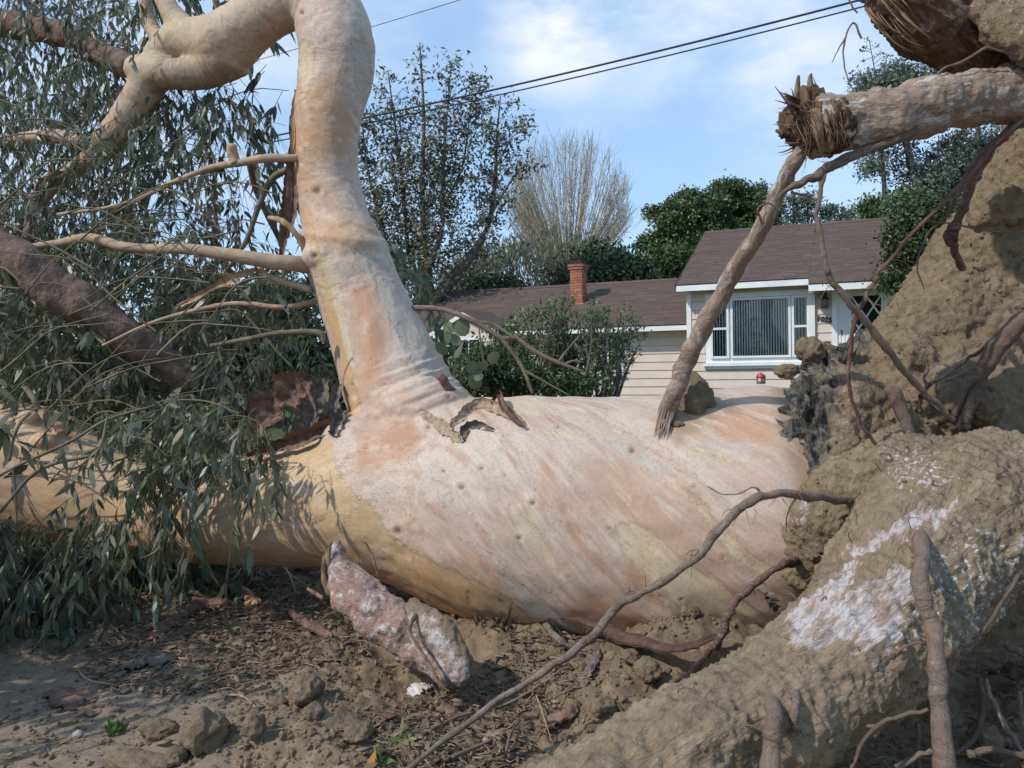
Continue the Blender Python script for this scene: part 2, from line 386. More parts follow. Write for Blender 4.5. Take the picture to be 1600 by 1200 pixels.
M_LEAF = leafmat('eucalyptus_leaf', [(.055, .07, .038), (.10, .12, .07), (.15, .175, .12), (.075, .095, .048), (.22, .245, .19), (.12, .145, .075), (.17, .185, .10), (.10, .12, .075), (.13, .15, .10), (.20, .15, .085)], .42, .25, .55)

# ------------------------------------------------------------------ ground
def gp(px, py, z=0.0):
    r = ray(px, py); t = (z - CAM[2]) / r[2]; return CAM + r * t
MOUNDS = [(1020, 1065, .13, .22), (950, 1115, .07, .14), (1130, 1045, .10, .2), (1000, 1030, .05, .25), (300, 1165, .04, .16), (750, 985, .09, .17), (800, 1010, .06, .2), (480, 1110, .05, .28), (560, 1160, .05, .2), (400, 1180, .04, .15),
          (900, 985, .04, .3), (1180, 1010, .10, .3), (470, 1090, .03, .12), (250, 1010, .03, .3), (1500, 1130, -.10, .3)]
MG = [(gp(a, b)[:2], h, s) for a, b, h, s in MOUNDS]
def hz_(x, y, fine=True):
    x = np.atleast_1d(np.asarray(x, float)); y = np.atleast_1d(np.asarray(y, float)); z = .30 * sstep(6.5, 14, y) + .25 * sstep(25, 60, y)
    near = 1 - sstep(6, 9, np.hypot(x, y - 2.5))
    for g, h, s in MG: z = z + h * np.exp(-((x - g[0]) ** 2 + (y - g[1]) ** 2) / (2 * s * s))
    P = np.c_[x, y, np.zeros_like(x)]
    smooth = sstep(-.75, -1.35, x - .25 * (y - 3)) * sstep(4.0, 3.4, y)       # trodden strip at the lower left
    z = z + .035 * fbm(P, 1.3, 3, seed=1) + near * (1 - .75 * smooth) * .045 * fbm(P, 4.2, 4, .55, seed=2)
    if fine: z = z + near * (1 - .6 * smooth) * (.016 * fbm(P, 17, 3, .6, seed=3, ridge=False) + .012 * np.maximum(fbm(P, 26, 2, .6, seed=4), 0))
    return z
def on_ground(px, py):
    z = 0.0
    for _ in range(5): p = gp(px, py, z); z = float(hz_(p[0], p[1], False)[0])
    return np.array([p[0], p[1], float(hz_(p[0], p[1])[0])])
def grow(a, b, step, lim, k=1.35):
    c = np.arange(a, b + 1e-6, step); up, s = [], step
    v = b
    while v < lim: s *= k; v += s; up.append(v)
    dn, s, v = [], step, a
    while v > -lim: s *= k; v -= s; dn.append(v)
    return np.array(dn[::-1] + list(c) + up)
gx = grow(-3.4, 2.6, .0145, 900); gy = grow(1.9, 5.4, .0145, 900)
GX, GY = np.meshgrid(gx, gy); nx, ny = len(gx), len(gy)
GV = np.c_[GX.ravel(), GY.ravel(), hz_(GX.ravel(), GY.ravel())]
ii = (np.arange(ny - 1)[:, None] * nx + np.arange(nx - 1)[None]).ravel()
def ground_material():
    m = NT('loose_earth', .97, .08); n1 = m.noise(1.1, 5); n2 = m.noise(14, 6, .6); n3 = m.noise(95, 4, .65)
    sp = m.n('ShaderNodeSeparateXYZ'); m.l(m.tc.outputs['Object'], sp.inputs[0])
    c = m.mix(m.ramp(n1, .35, .65), (.225, .16, .10), (.175, .124, .08)); c = m.mix(m.ramp(n2, .48, .72, 0, .7), c, (.32, .24, .15)); c = m.mix(m.ramp(n2, .48, .3, 0, .7), c, (.11, .078, .05))
    e = m.attr('trod'); c = m.mix(m.math('MULTIPLY', e, .75), c, m.mix(m.ramp(n2, .4, .65), (.27, .215, .165), (.21, .165, .125)))
    c = m.mix(m.ramp(n3, .60, .70, 0, .5), c, (.40, .34, .25)); c = m.mix(m.ramp(n3, .42, .3, 0, .55), c, (.08, .06, .042))
    far = m.attr('lawn'); c = m.mix(m.math('MULTIPLY', far, m.ramp(n2, .3, .5)), c, (.075, .10, .04))
    m.color(c); b = m.bump(n3, .7, .006); m.bump(n2, .7, .025, b); return m.m
trod = sstep(-.7, -1.3, GV[:, 0] - .25 * (GV[:, 1] - 3)) * sstep(4.1, 3.5, GV[:, 1])
g = obj('ground', GV, [np.stack([ii, ii + 1, ii + nx + 1, ii + nx], -1)], ground_material(), None, True, {'trod': trod, 'lawn': sstep(8, 12, GV[:, 1])}, 'structure')

# ------------------------------------------------------------------ the fallen eucalyptus
base = on_ground(1100, 1000)
TREE = empty('fallen_eucalyptus', (float(at(1000, 800, 4.3)[0]), 4.3, 0.0))
tag(TREE, 'huge uprooted eucalyptus lying across the yard, smooth pink trunk and torn roots', 'tree')
def pw(L):
    """(px, py, depth, radius px) rows -> world points and radii"""
    L = np.array(L, float); return np.array([at(*r[:3]) for r in L]), L[:, 3] * L[:, 2] / F
def ptube(L, segs=10, n=None, jit=0.0, seed=0, **k):
    P, r = pw(L); return tube(P, r, segs, n, jit, seed, **k)

def axis_coords(V, L, k=.22):
    P, r = pw(L); C = catmull(P, len(P) * 8); T = norm(np.gradient(C, axis=0)); sl = np.concatenate([[0], np.cumsum(np.linalg.norm(np.diff(C, axis=0), axis=1))]); i = np.concatenate([((V[a:a + 20000, None] - C[None]) ** 2).sum(-1).argmin(1) for a in range(0, len(V), 20000)])
    rd_ = V - C[i]; al = (rd_ * T[i]).sum(1); return rd_ - T[i] * al[:, None] + T[i] * ((sl[i] + al) * k)[:, None]
MAIN = [(-190, 760, 5.3, 108), (-60, 738, 5.2, 112), (40, 737, 5.1, 106), (130, 770, 5.0, 84), (210, 796, 4.95, 72), (300, 806, 4.85, 73), (400, 794, 4.75, 88), (500, 786, 4.65, 98), (600, 776, 4.55, 126), (700, 782, 4.5, 160), (800, 797, 4.4, 180), (900, 811, 4.35, 190), (1000, 818, 4.3, 196), (1100, 815, 4.25, 202), (1200, 806, 4.22, 204), (1262, 800, 4.22, 185)]
RISE = [(700, 760, 4.6, 120), (662, 690, 4.7, 108), (630, 630, 4.75, 88), (612, 580, 4.8, 80), (588, 520, 4.85, 73), (562, 460, 4.9, 68), (541, 400, 4.9, 65), (526, 350, 4.95, 54), (513, 290, 5.0, 49), (509, 230, 5.0, 49), (514, 170, 5.0, 52), (524, 115, 5.05, 58), (526, 65, 5.05, 60), (508, 20, 5.1, 56), (470, -2, 5.1, 46), (425, 14, 5.15, 42), (388, 40, 5.2, 42), (352, 66, 5.25, 47), (315, 62, 5.3, 36), (285, 62, 5.35, 30), (258, 78, 5.4, 27), (245, 108, 5.45, 25)]
ARM = [(360, 80, 5.25, 40), (320, 112, 5.3, 27), (280, 116, 5.3, 24), (240, 112, 5.35, 24), (208, 106, 5.4, 20)]
DOWN = [(262, 90, 5.4, 24), (238, 120, 5.4, 27), (216, 158, 5.45, 26), (190, 195, 5.5, 25), (158, 232, 5.6, 22), (128, 256, 5.7, 15), (90, 285, 5.8, 12), (58, 320, 5.9, 10), (30, 370, 6.0, 8)]
FORKA = [(300, 60, 5.3, 28), (278, 34, 5.35, 22), (262, 10, 5.35, 17), (245, -30, 5.4, 15)]
FORKB = [(268, 66, 5.4, 22), (246, 56, 5.45, 14), (234, 34, 5.5, 12), (228, 8, 5.5, 11), (236, -30, 5.5, 10)]
LEFTW = [(160, 236, 5.6, 16), (128, 226, 5.65, 15), (92, 214, 5.7, 13), (50, 214, 5.8, 11), (0, 222, 5.9, 10), (-60, 220, 6, 9)]
STEMS = [MAIN, RISE, ARM, DOWN, FORKA, FORKB, LEFTW]
# swellings and flares that shape the trunk
KN = [(665, 640, 4.45, 62), (720, 650, 4.45, 40), (590, 690, 4.5, 70), (560, 690, 4.5, 52), (44, 652, 4.86, 15), (70, 690, 4.77, 17), (98, 670, 4.84, 11), (505, 400, 4.75, 28), (545, 385, 4.75, 36), (1150, 700, 4.1, 62)]
parts = [ptube(L, 28, None, .03, i) for i, L in enumerate(STEMS)]
for px, py, d, r in KN:
    parts.append((ICO3[0] * (r * d / F) * np.array([1.2, .8, .8]) + at(px, py, d), [ICO3[1]]))
TV, TF = remesh(*merge(parts), .0135, 14)
TN = vnormals(TV, TF)
# axis coordinates for the bark grain
ap, asx, at_ = [], [], []
s0 = 0
for L in STEMS:
    P, r = pw(L); C = catmull(P, len(P) * 8); T = norm(np.gradient(C, axis=0)); s = s0 + np.concatenate([[0], np.cumsum(np.linalg.norm(np.diff(C, axis=0), axis=1))])
    ap.append(C); asx.append(s); at_.append(T); s0 = s[-1] + 1.7
ap = np.vstack(ap); asx = np.concatenate(asx); at_ = np.vstack(at_)
idx = np.empty(len(TV), int)
for k in range(0, len(TV), 20000):
    idx[k:k + 20000] = ((TV[k:k + 20000, None] - ap[None]) ** 2).sum(-1).argmin(1)
RAD = TV - ap[idx]; along = (RAD * at_[idx]).sum(1)
perp = RAD - at_[idx] * along[:, None]; _m = len(MAIN) * 8; _s = asx[idx] + along; _sx = proj(ap[:_m])[0]
s600 = np.interp(560, _sx, asx[:_m]); s800 = np.interp(800, _sx, asx[:_m])
def _tw(s): t = np.clip((s - s600) / (s800 - s600), 0, 1); return np.where(s < s800, .5 * 1.35 * (s - s600).clip(0) ** 2 / (s800 - s600), .5 * 1.35 * (s800 - s600) + 1.35 * (s - s800))
ang = np.where(idx < _m, -_tw(_s), 0.0); ca, sa = np.cos(ang)[:, None], np.sin(ang)[:, None]; Tq = at_[idx]
perp = perp * ca + np.cross(Tq, perp) * sa
BARK = perp + Tq * (_s * .22)[:, None]
tx, ty, tz = proj(TV); px2m = tz / F
def region(*polys):
    d = np.full(len(TV), 9e3)
    for p in polys: d = np.minimum(d, poly_sd(tx, ty, p))
    return np.clip(d * px2m, -1, 1)
sd_tan = region([(-400, 500), (380, 640), (500, 695), (516, 690), (523, 718), (534, 748), (560, 775), (588, 800), (606, 830), (640, 858), (690, 880), (752, 910), (800, 940), (830, 968), (800, 1040), (-400, 1040)],
                [(478, 350), (492, 420), (510, 500), (532, 560), (545, 640), (556, 655), (566, 640), (552, 590), (545, 520), (520, 450), (500, 390), (488, 350)])
sd_cream = region([(792, 792), (800, 786), (830, 822), (872, 884), (852, 880), (818, 858)], [(815, 780), (832, 788), (868, 832), (852, 836), (826, 812)],
                  [(958, 822), (985, 815), (1012, 826), (1062, 872), (1112, 902), (1180, 950), (1215, 985), (1150, 1003), (1095, 985), (1040, 940), (1005, 895), (975, 862)],
                  [(500, 398), (516, 396), (534, 452), (548, 540), (556, 590), (540, 560), (520, 470)], [(470, 60), (492, 70), (490, 130), (474, 150), (466, 110)], [(740, 606), (800, 612), (830, 615), (858, 628), (905, 640), (860, 652), (812, 648), (780, 642), (745, 625)], [(848, 675), (880, 674), (902, 688), (868, 684)],
                  [(1078, 702), (1120, 694), (1170, 706), (1212, 716), (1190, 728), (1130, 716)], [(1066, 762), (1085, 770), (1110, 800), (1160, 856), (1215, 892), (1190, 896), (1140, 868), (1098, 812)])
sd_rust = region([(698, 868), (712, 866), (738, 884), (738, 868), (756, 872), (764, 890), (782, 906), (795, 928), (776, 920), (752, 910), (722, 888)], [(880, 945), (930, 930), (1000, 965), (1090, 1002), (960, 1030), (900, 985)],
                 [(560, 680), (640, 655), (660, 690), (620, 730), (560, 740)], [(545, 450), (585, 445), (600, 520), (590, 600), (560, 620), (550, 540)], [(845, 735), (862, 700), (868, 740), (845, 800)], [(985, 860), (1010, 890), (1040, 950), (1010, 950), (980, 905)],
                 [(1090, 650), (1190, 640), (1225, 690), (1150, 690)])
sd_orange = region([(455, 120), (520, 110), (548, 175), (545, 245), (455, 255)], [(455, 300), (510, 330), (580, 345), (600, 368), (520, 385), (455, 350)], [(455, 250), (490, 250), (500, 300), (455, 310)], [(300, 850), (520, 850), (700, 905), (700, 960), (300, 900)], [(-50, 720), (60, 700), (60, 860), (-50, 860)], [(440, 805), (470, 795), (560, 840), (480, 830)])
sd_olive = region([(100, -60), (392, -60), (400, 140), (260, 150), (140, 290), (0, 400), (0, 200), (180, 190)])
sd_white = region([(530, -60), (620, 0), (600, 350), (640, 430), (720, 600), (620, 600), (600, 500), (560, 400), (548, 300), (552, 200), (520, 80), (470, 40)], [(660, 640), (720, 640), (850, 660), (1000, 680), (900, 740), (760, 790), (680, 790), (600, 760)], [(870, 640), (1020, 650), (1010, 690), (900, 670)])
sd_grey = region([(948, 690), (985, 697), (1046, 730), (1064, 746), (1024, 742), (975, 716)], [(772, 890), (800, 905), (862, 950), (905, 985), (860, 985), (815, 945)], [(1128, 690), (1160, 690), (1195, 716), (1150, 716)], [(1090, 688), (1112, 690), (1128, 705), (1104, 704)], [(572, 396), (598, 408), (636, 496), (690, 588), (664, 600), (616, 515), (588, 450)], [(548, 60), (575, 70), (580, 110), (566, 160), (556, 130)])
sd_soil_shade = region([(246, 92), (330, 96), (380, 108), (385, 150), (240, 160), (230, 120)], [(1040, 640), (1075, 615), (1130, 615), (1160, 640), (1110, 660), (1060, 690)], [(1205, 600), (1400, 560), (1420, 1000), (1245, 960), (1235, 860), (1240, 760), (1222, 690)])  # first patch: shade and dirt painted under the arching limb; the rest soil
KNOTS = [(722, 762, 7), (753, 732, 6), (788, 742, 4), (694, 736, 5), (622, 830, 9), (833, 786, 7), (812, 840, 6), (690, 655, 6), (668, 665, 7), (872, 668, 4), (925, 795, 4), (952, 826, 5), (1008, 790, 4), (988, 705, 8), (495, 298, 9), (492, 400, 7), (700, 620, 5), (888, 900, 4), (980, 848, 4), (1065, 935, 4),
         (1130, 870, 5), (550, 600, 4), (570, 700, 3), (505, 640, 6), (472, 20, 6), (480, 300, 4), (500, 320, 3), (497, 345, 3), (330, 50, 4), (345, 76, 3), (75, 672, 5), (1085, 760, 5), (1120, 668, 3), (745, 820, 3)]
knot = np.full(len(TV), 9.0)
disp = .010 * fbm(TV, 2.6, 3, seed=5) + .0035 * fbm(BARK, 16, 3, seed=6)
for kx, ky, kr in KNOTS:
    d = np.hypot((tx - kx) / (kr * 1.0), (ty - ky) / (kr * .8)); d = d * (1 + .25 * gnoise(TV * 60)); knot = np.minimum(knot, d)
    disp += px2m * kr * (.38 * np.exp(-(d / 1.9) ** 2) - .75 * np.exp(-(d / .75) ** 2))
# creases in the crotch where the rising stem buckled, and the torn flap below it
cm = np.exp(-((tx - 655) / 60) ** 2 - ((ty - 600) / 38) ** 2); ph = (tx * .35 + ty * 1.0) * .30
disp += cm * .010 * (np.sin(ph + 2.2 * fbm(TV, 5, 2, seed=9)) + .5 * np.sin(ph * 2.1 + 1))
cm2 = np.exp(-((tx - 590) / 60) ** 2 - ((ty - 650) / 9) ** 2); disp -= cm2 * .014 * (1 + gnoise(TV * 25))
cm3 = np.exp(-(((tx - 690) + (ty - 690) * -1.3) / 16) ** 2 - ((ty - 670) / 30) ** 2); disp -= cm3 * .012
disp += .012 * np.exp(-((ty - 372 - (tx - 530) * .12) / 7) ** 2) * ((tx > 440) & (tx < 640))       # ring of folded bark on the rising stem
TV = TV + TN * disp[:, None]
trunk = obj('trunk', TV, TF, MB, TREE, True, dict(bark=BARK, sd_tan=sd_tan, sd_cream=sd_cream, sd_rust=sd_rust, sd_orange=sd_orange, sd_white=sd_white, sd_grey=sd_grey, sd_soil_shade=sd_soil_shade, sd_olive=sd_olive, knot=knot))

from mathutils.bvhtree import BVHTree
_bvh = BVHTree.FromPolygons([Vector(v) for v in TV], [list(map(int, f)) for fl in TF for f in fl])
def surf(px, py, off=0.0):
    r = Vector(ray(px, py)); h = _bvh.ray_cast(Vector(CAM), r.normalized())
    if h[0] is None: return 4.1
    return float((np.array(h[0]) - CAM) @ FW) - off
def part_tube(name, L, mat, segs=10, n=None, jit=.12, seed=0, parent=None, label=None, **k):
    V, f = ptube(L, segs, n or max(8, len(L) * 5), jit, seed, **k)
    o = obj(name, V, f, mat, parent or TREE, True, dict(bark=axis_coords(V, L, .2)))
    if label: o['label'] = label
    return o
# limbs and branches of the crown
part_tube('limb', [(-120, 330, 4.95, 29), (0, 385, 4.9, 29), (60, 428, 4.9, 31), (120, 470, 4.95, 30), (180, 512, 5.0, 27), (240, 552, 5.1, 24), (300, 600, 5.2, 20)], M_BRANCHBROWN, 18, 60, .28, 1, label='dark rough barked limb slanting down into the leaves')
part_tube('limb', [(208, 106, 5.4, 19), (168, 88, 5.6, 18), (110, 56, 5.8, 19), (50, 44, 5.9, 20), (-40, 30, 6, 22)], M_BRANCHBROWN, 14, 40, .22, 2)
part_tube('branch', [(490, 415, 4.85, 15), (465, 412, 4.75, 13), (420, 408, 4.7, 12), (350, 397, 4.7, 10), (292, 389, 4.75, 9), (240, 389, 4.8, 8), (190, 385, 4.85, 8), (140, 372, 4.9, 8), (90, 380, 4.95, 6), (38, 387, 5, 4)], M_BRANCH, 12, 60, .10, 3, label='long straight pale branch crossing the leaves')
part_tube('branch', [(480, 249, 4.95, 7), (455, 247, 4.85, 6), (410, 248, 4.85, 7), (372, 255, 4.9, 6), (330, 262, 4.95, 5), (270, 285, 5, 4), (190, 320, 5.1, 3.5), (90, 335, 5.2, 2.5)], M_BRANCH, 8, 50, .1, 4)
part_tube('branch_stub', [(368, 256, 4.9, 8), (363, 240, 4.9, 9), (362, 226, 4.88, 7)], M_BRANCH, 8, 12, .3, 5)
part_tube('branch', [(478, 388, 4.8, 6), (458, 360, 4.75, 5), (440, 345, 4.75, 5), (420, 340, 4.8, 3)], M_WOODPALE, 8, 20, .2, 6)
part_tube('branch', [(485, 452, 4.8, 6), (450, 443, 4.75, 5), (420, 432, 4.75, 5), (402, 420, 4.8, 4)], M_BRANCH, 8, 20, .15, 7)
part_tube('branch', [(500, 470, 4.9, 5), (440, 480, 4.8, 4), (360, 475, 4.8, 4), (250, 500, 4.8, 3), (160, 540, 4.7, 2)], M_BRANCH, 6, 30, .1, 8)
part_tube('branch', [(455, 262, 4.95, 6), (425, 280, 5, 6), (405, 320, 5, 5), (385, 375, 5, 4), (350, 430, 5.0, 3)], M_TWIG, 6, 30, .1, 9)
part_tube('branch', [(390, 250, 5.1, 6), (398, 290, 5.2, 5), (415, 330, 5.3, 5), (440, 380, 5.4, 4)], M_BRANCHBROWN, 6, 24, .1, 10)
part_tube('branch', [(30, 420, 5.2, 5), (60, 300, 5.6, 8), (110, 270, 5.7, 8), (160, 210, 5.6, 6)], M_BRANCHBROWN, 8, 24, .2, 11)
part_tube('branch', [(330, 540, 4.7, 3), (385, 530, 4.6, 4), (440, 520, 4.6, 4), (498, 520, 4.6, 5), (505, 535, 4.6, 3)], M_TWIG, 6, 24, .1, 12)
part_tube('branch', [(400, 0, 5.6, 3), (350, 15, 5.6, 4), (330, -20, 5.6, 4)], M_BRANCHBROWN, 6, 12, .1, 13)
# the leafy shoot that arcs to the right of the rising stem
part_tube('branch', [(615, 485, 4.9, 4.5), (648, 481, 4.8, 4.3), (690, 483, 4.75, 4), (722, 494, 4.7, 4), (752, 508, 4.7, 4), (783, 528, 4.7, 4), (806, 528, 4.7, 3.6), (830, 545, 4.7, 3.4), (862, 562, 4.7, 3), (912, 581, 4.7, 2)], M_ROOTGREY, 8, 60, .1, 14, label='slender bare shoot arching over the house from the rising stem')
part_tube('branch', [(782, 527, 4.7, 4), (802, 552, 4.7, 3.5), (818, 578, 4.7, 3), (832, 614, 4.7, 2.5)], M_TWIG, 6, 24, .1, 15)
part_tube('branch', [(735, 503, 4.7, 2), (770, 506, 4.7, 2), (806, 530, 4.68, 2)], M_TWIG, 5, 12, .1, 16)
part_tube('branch', [(818, 578, 4.7, 2), (850, 596, 4.7, 1.6), (890, 618, 4.7, 1)], M_TWIG, 5, 12, .1, 17)
part_tube('branch', [(872, 566, 4.7, 2), (888, 545, 4.7, 1.6), (905, 525, 4.7, 1)], M_TWIG, 5, 12, .1, 18)
part_tube('branch', [(880, 570, 4.7, 2), (895, 564, 4.7, 1.6), (912, 566, 4.7, 1)], M_TWIG, 5, 12, .1, 19)
part_tube('branch', [(748, 512, 4.7, 1.6), (752, 545, 4.7, 1.4), (755, 565, 4.7, 1.3), (745, 585, 4.7, 1)], M_TWIG, 5, 14, .1, 20)
part_tube('branch_stub', [(712, 622, 4.42, 8), (700, 606, 4.36, 7.5), (692, 594, 4.34, 7), (686, 586, 4.33, 6)], M_BRANCHBROWN, 10, 20, .25, 21, label='short broken brown stub above the crotch')

# round bluish juvenile leaves on the arcing shoot
def round_leaf():
    a = np.linspace(0, 2 * pi, 9, endpoint=False); V = np.c_[np.cos(a) * .5 * (1 - .2 * np.cos(a)), np.sin(a) * .42, .05 * np.cos(2 * a)]; V = np.vstack([V, [[0, 0, .04]]])
    return V, [np.array([[i, (i + 1) % 9, 9] for i in range(9)])]
def lance(curl, seed):
    t = np.array([.0, .18, .42, .70, 1.0]); w = np.array([.03, .42, .5, .34, .0]); c = curl
    V = [];
    for i, (a, b) in enumerate(zip(t, w)):
        z = -c * a * a; V += [[a, b, z + b * .25], [a, -b, z + b * .25 * (1 if seed else -1)]]
    V = np.array(V[:-1]); V[-1] = [1, 0, -c]
    f4 = np.array([[2 * i, 2 * i + 1, 2 * i + 3, 2 * i + 2] for i in range(3)]); f3 = np.array([[6, 7, 8]])
    return V, [f4, f3]
LEAFV = [lance(.12, 0), lance(.28, 1), lance(-.10, 0)]
leafmesh = [new_mesh('leaf', V, f) for V, f in LEAFV]; rleaf = new_mesh('round_leaf', *round_leaf())
for me in leafmesh + [rleaf]: me.materials.append(M_LEAF)
def basis(d, s):
    d = norm(d); s = s - d * (s * d).sum(-1, keepdims=True); s = norm(s); return d, s, np.cross(d, s)
def put_leaf(me, p, d, s, L, Wd, name='leaf'):
    d, s, n = basis(np.asarray(d, float), np.asarray(s, float))
    o = bpy.data.objects.new(name, me); COL.objects.link(o); o.parent = TREE; q = np.asarray(p) - OFF[TREE.name]
    o.matrix_local = Matrix(((d[0] * L, s[0] * Wd, n[0] * L, q[0]), (d[1] * L, s[1] * Wd, n[1] * L, q[1]), (d[2] * L, s[2] * Wd, n[2] * L, q[2]), (0, 0, 0, 1)))
    return o
for px, py, sz in [(698, 524, 34), (722, 514, 30), (712, 532, 22), (716, 548, 30), (730, 556, 26), (738, 575, 24), (742, 598, 28), (747, 588, 20), (690, 545, 26), (700, 512, 18), (770, 560, 22), (755, 572, 20)]:
    put_leaf(rleaf, at(px, py, 4.68 + rng.uniform(-.08, .08)), rng.normal(size=3) * .5 + [0, .2, -1], rng.normal(size=3) + [1, 0, 0], sz * 4.7 / F, sz * 4.7 / F, 'round_leaf')

# hanging sprays of lance shaped leaves
def sample_poly(poly, n):
    P = np.array(poly, float); lo, hi = P.min(0), P.max(0); out = []
    while len(out) < n:
        q = rng.uniform(lo, hi, (n * 3, 2)); k = poly_sd(q[:, 0], q[:, 1], poly) < 0; out += list(q[k])
    return np.array(out[:n])
LP, LD, LS, LL, LW = [], [], [], [], []; TW = []
def sprays(poly, n, d0, d1, k=(10, 18), L=(.11, .18), ln=(.3, .65), lean=(-.25, .0, -.35), droop=.8, twr=.0028):
    for px, py in sample_poly(poly, n):
        d = rng.uniform(d0, d1); a = at(px, py, d); dr = norm(rng.normal(size=3) * [.6, .5, .45] + lean); l = rng.uniform(*ln)
        t = np.linspace(0, 1, 6)[:, None]; C = a + dr * l * t + np.array([0, 0, -1]) * droop * l * t * t * rng.uniform(.5, 1.2)
        if C[:, 2].min() < .03: C[:, 2] = np.maximum(C[:, 2], .03 + .03 * rng.random())
        TW.append(tube(C, np.linspace(twr, twr * .4, 6), 3, 6, cap=False))
        m = rng.integers(*k); tt = rng.uniform(.12, 1.0, m); tt[-1] = 1
        pos = catmull(C, 40)[(tt * 39).astype(int)]; tg = norm(C[-1] - C[0])
        dd = norm(tg * .45 + rng.normal(size=(m, 3)) * [.46, .26, .4] + [0, 0, -.85])
        LP.append(pos); LD.append(dd); LS.append(rng.normal(size=(m, 3))); q = rng.uniform(*L, m); LL.append(q); LW.append(q * rng.uniform(.085, .15, m))
sprays([(-60, -60), (225, -60), (245, 60), (280, 160), (310, 250), (280, 340), (180, 400), (-60, 420)], 760, 5.3, 7.8, k=(15, 26), L=(.05, .10))
sprays([(-60, 330), (330, 310), (465, 420), (515, 590), (500, 640), (300, 650), (-60, 600)], 560, 5.0, 7.4, k=(14, 24), L=(.055, .12))
sprays([(300, 100), (420, 100), (460, 240), (460, 400), (330, 340), (260, 160)], 50, 5.3, 6.6, k=(8, 15), L=(.06, .11))
sprays([(240, 130), (300, 136), (370, 130), (380, 150), (300, 170), (230, 180)], 40, 5.2, 5.7, lean=(.1, 0, -.7), ln=(.3, .6), L=(.07, .12))
sprays([(330, 60), (440, 110), (460, 200), (400, 220), (360, 150)], 10, 5.4, 6.2, lean=(.1, 0, -.7))
sprays([(250, -60), (430, -60), (420, -10), (300, 40)], 24, 5.6, 6.4, ln=(.25, .45))
sprays([(-60, 500), (300, 520), (430, 620), (330, 660), (120, 620), (-60, 610)], 90, 5.0, 5.6, L=(.1, .17))
sprays([(190, 640), (300, 600), (410, 640), (430, 700), (340, 740), (240, 760), (190, 720)], 96, 4.0, 4.6, k=(10, 18), L=(.06, .12), lean=(-.45, -.05, -.2), ln=(.22, .45))
sprays([(-60, 810), (60, 800), (150, 745), (250, 760), (265, 790), (240, 830), (80, 870), (-60, 860)], 60, 4.0, 4.6, k=(11, 18), L=(.06, .12), lean=(-.2, -.05, -.5), ln=(.25, .5))
sprays([(-60, 850), (110, 850), (190, 880), (150, 920), (-60, 940)], 36, 4.1, 4.7, L=(.12, .17), ln=(.2, .4))
sprays([(-60, 820), (230, 850), (420, 872), (400, 900), (250, 925), (-60, 950)], 260, 4.8, 6.0, L=(.09, .15), ln=(.2, .45))
sprays([(-60, 850), (90, 840), (150, 880), (110, 960), (-60, 985)], 90, 4.05, 4.6, L=(.07, .13), ln=(.2, .4))
sprays([(258, 745), (275, 745), (275, 775), (258, 775)], 4, 4.1, 4.2, k=(5, 8), ln=(.2, .35), lean=(.0, 0, -1))
sprays([(378, 700), (396, 700), (398, 730), (380, 730)], 5, 4.15, 4.25, k=(5, 8), ln=(.25, .5), lean=(.05, 0, -1), L=(.1, .15))
sprays([(-760, 560), (-260, 520), (-250, 620), (-270, 800), (-400, 860), (-760, 800)], 330, 2.7, 3.9, k=(12, 20), L=(.09, .16))      # crown goes on beyond the frame; unseen sprays added to shade the ground
# limp sprays right of the rising stem, behind it
sprays([(560, 320), (620, 380), (660, 470), (600, 440), (560, 380)], 16, 6.5, 7.5, lean=(.6, 0, -.3))
LP = np.vstack(LP); LD = np.vstack(LD); LS = np.vstack(LS); LL = np.concatenate(LL); LW = np.concatenate(LW)
lpx, lpy, lpz = proj(LP)
vis = (lpx > 5) & (lpx < 520) & (lpy > 5) & (lpy < 1000) & (lpz < 4.75)
order = np.argsort(-np.where(vis, LL / lpz, 0)); near = order[:285]
isn = np.zeros(len(LP), bool); isn[near] = True
for i in near: put_leaf(leafmesh[i % 3], LP[i], LD[i], LS[i], LL[i], LW[i])
far = np.where(~isn)[0]
D, Sd, Nn = basis(LD[far], LS[far]); kind = far % 3; VV, F4, F3, o = [], [], [], 0
for k in range(3):
    q = kind == k; V, (f4, f3) = LEAFV[k]
    X = LP[far][q][:, None] + D[q][:, None] * (V[None, :, 0:1] * LL[far][q][:, None, None]) + Sd[q][:, None] * (V[None, :, 1:2] * LW[far][q][:, None, None]) + Nn[q][:, None] * (V[None, :, 2:3] * LL[far][q][:, None, None])
    m = q.sum(); b = o + np.arange(m)[:, None, None] * len(V)
    F4.append((f4[None] + b).reshape(-1, 4)); F3.append((f3[None] + b).reshape(-1, 3)); VV.append(X.reshape(-1, 3)); o += m * len(V)
obj('foliage', np.vstack(VV), [np.vstack(F4), np.vstack(F3)], M_LEAF, TREE, kind='stuff')
for k in range(170):      # long bare whips among the leaves
    px, py = sample_poly([(-40, 180), (300, 220), (460, 300), (500, 520), (420, 700), (60, 820), (-40, 700)], 1)[0]; d = rng.uniform(4.2, 6)
    a = rng.uniform(-.5, .7) + (pi if rng.random() < .5 else 0); l = rng.uniform(120, 300)
    L = [(px + math.cos(a) * l * t, py - math.sin(a) * l * t - rng.uniform(20, 50) * 4 * t * (1 - t), d, 0) for t in np.linspace(0, 1, 5)]
    if max(q[0] for q in L) > 458: continue
    TW.append(tube(pw(L)[0], np.linspace(.0065, .0022, 5) * rng.uniform(.6, 1.2), 4, 12, cap=False))
obj('twigs', *merge(TW), M_TWIG, TREE, kind='stuff')
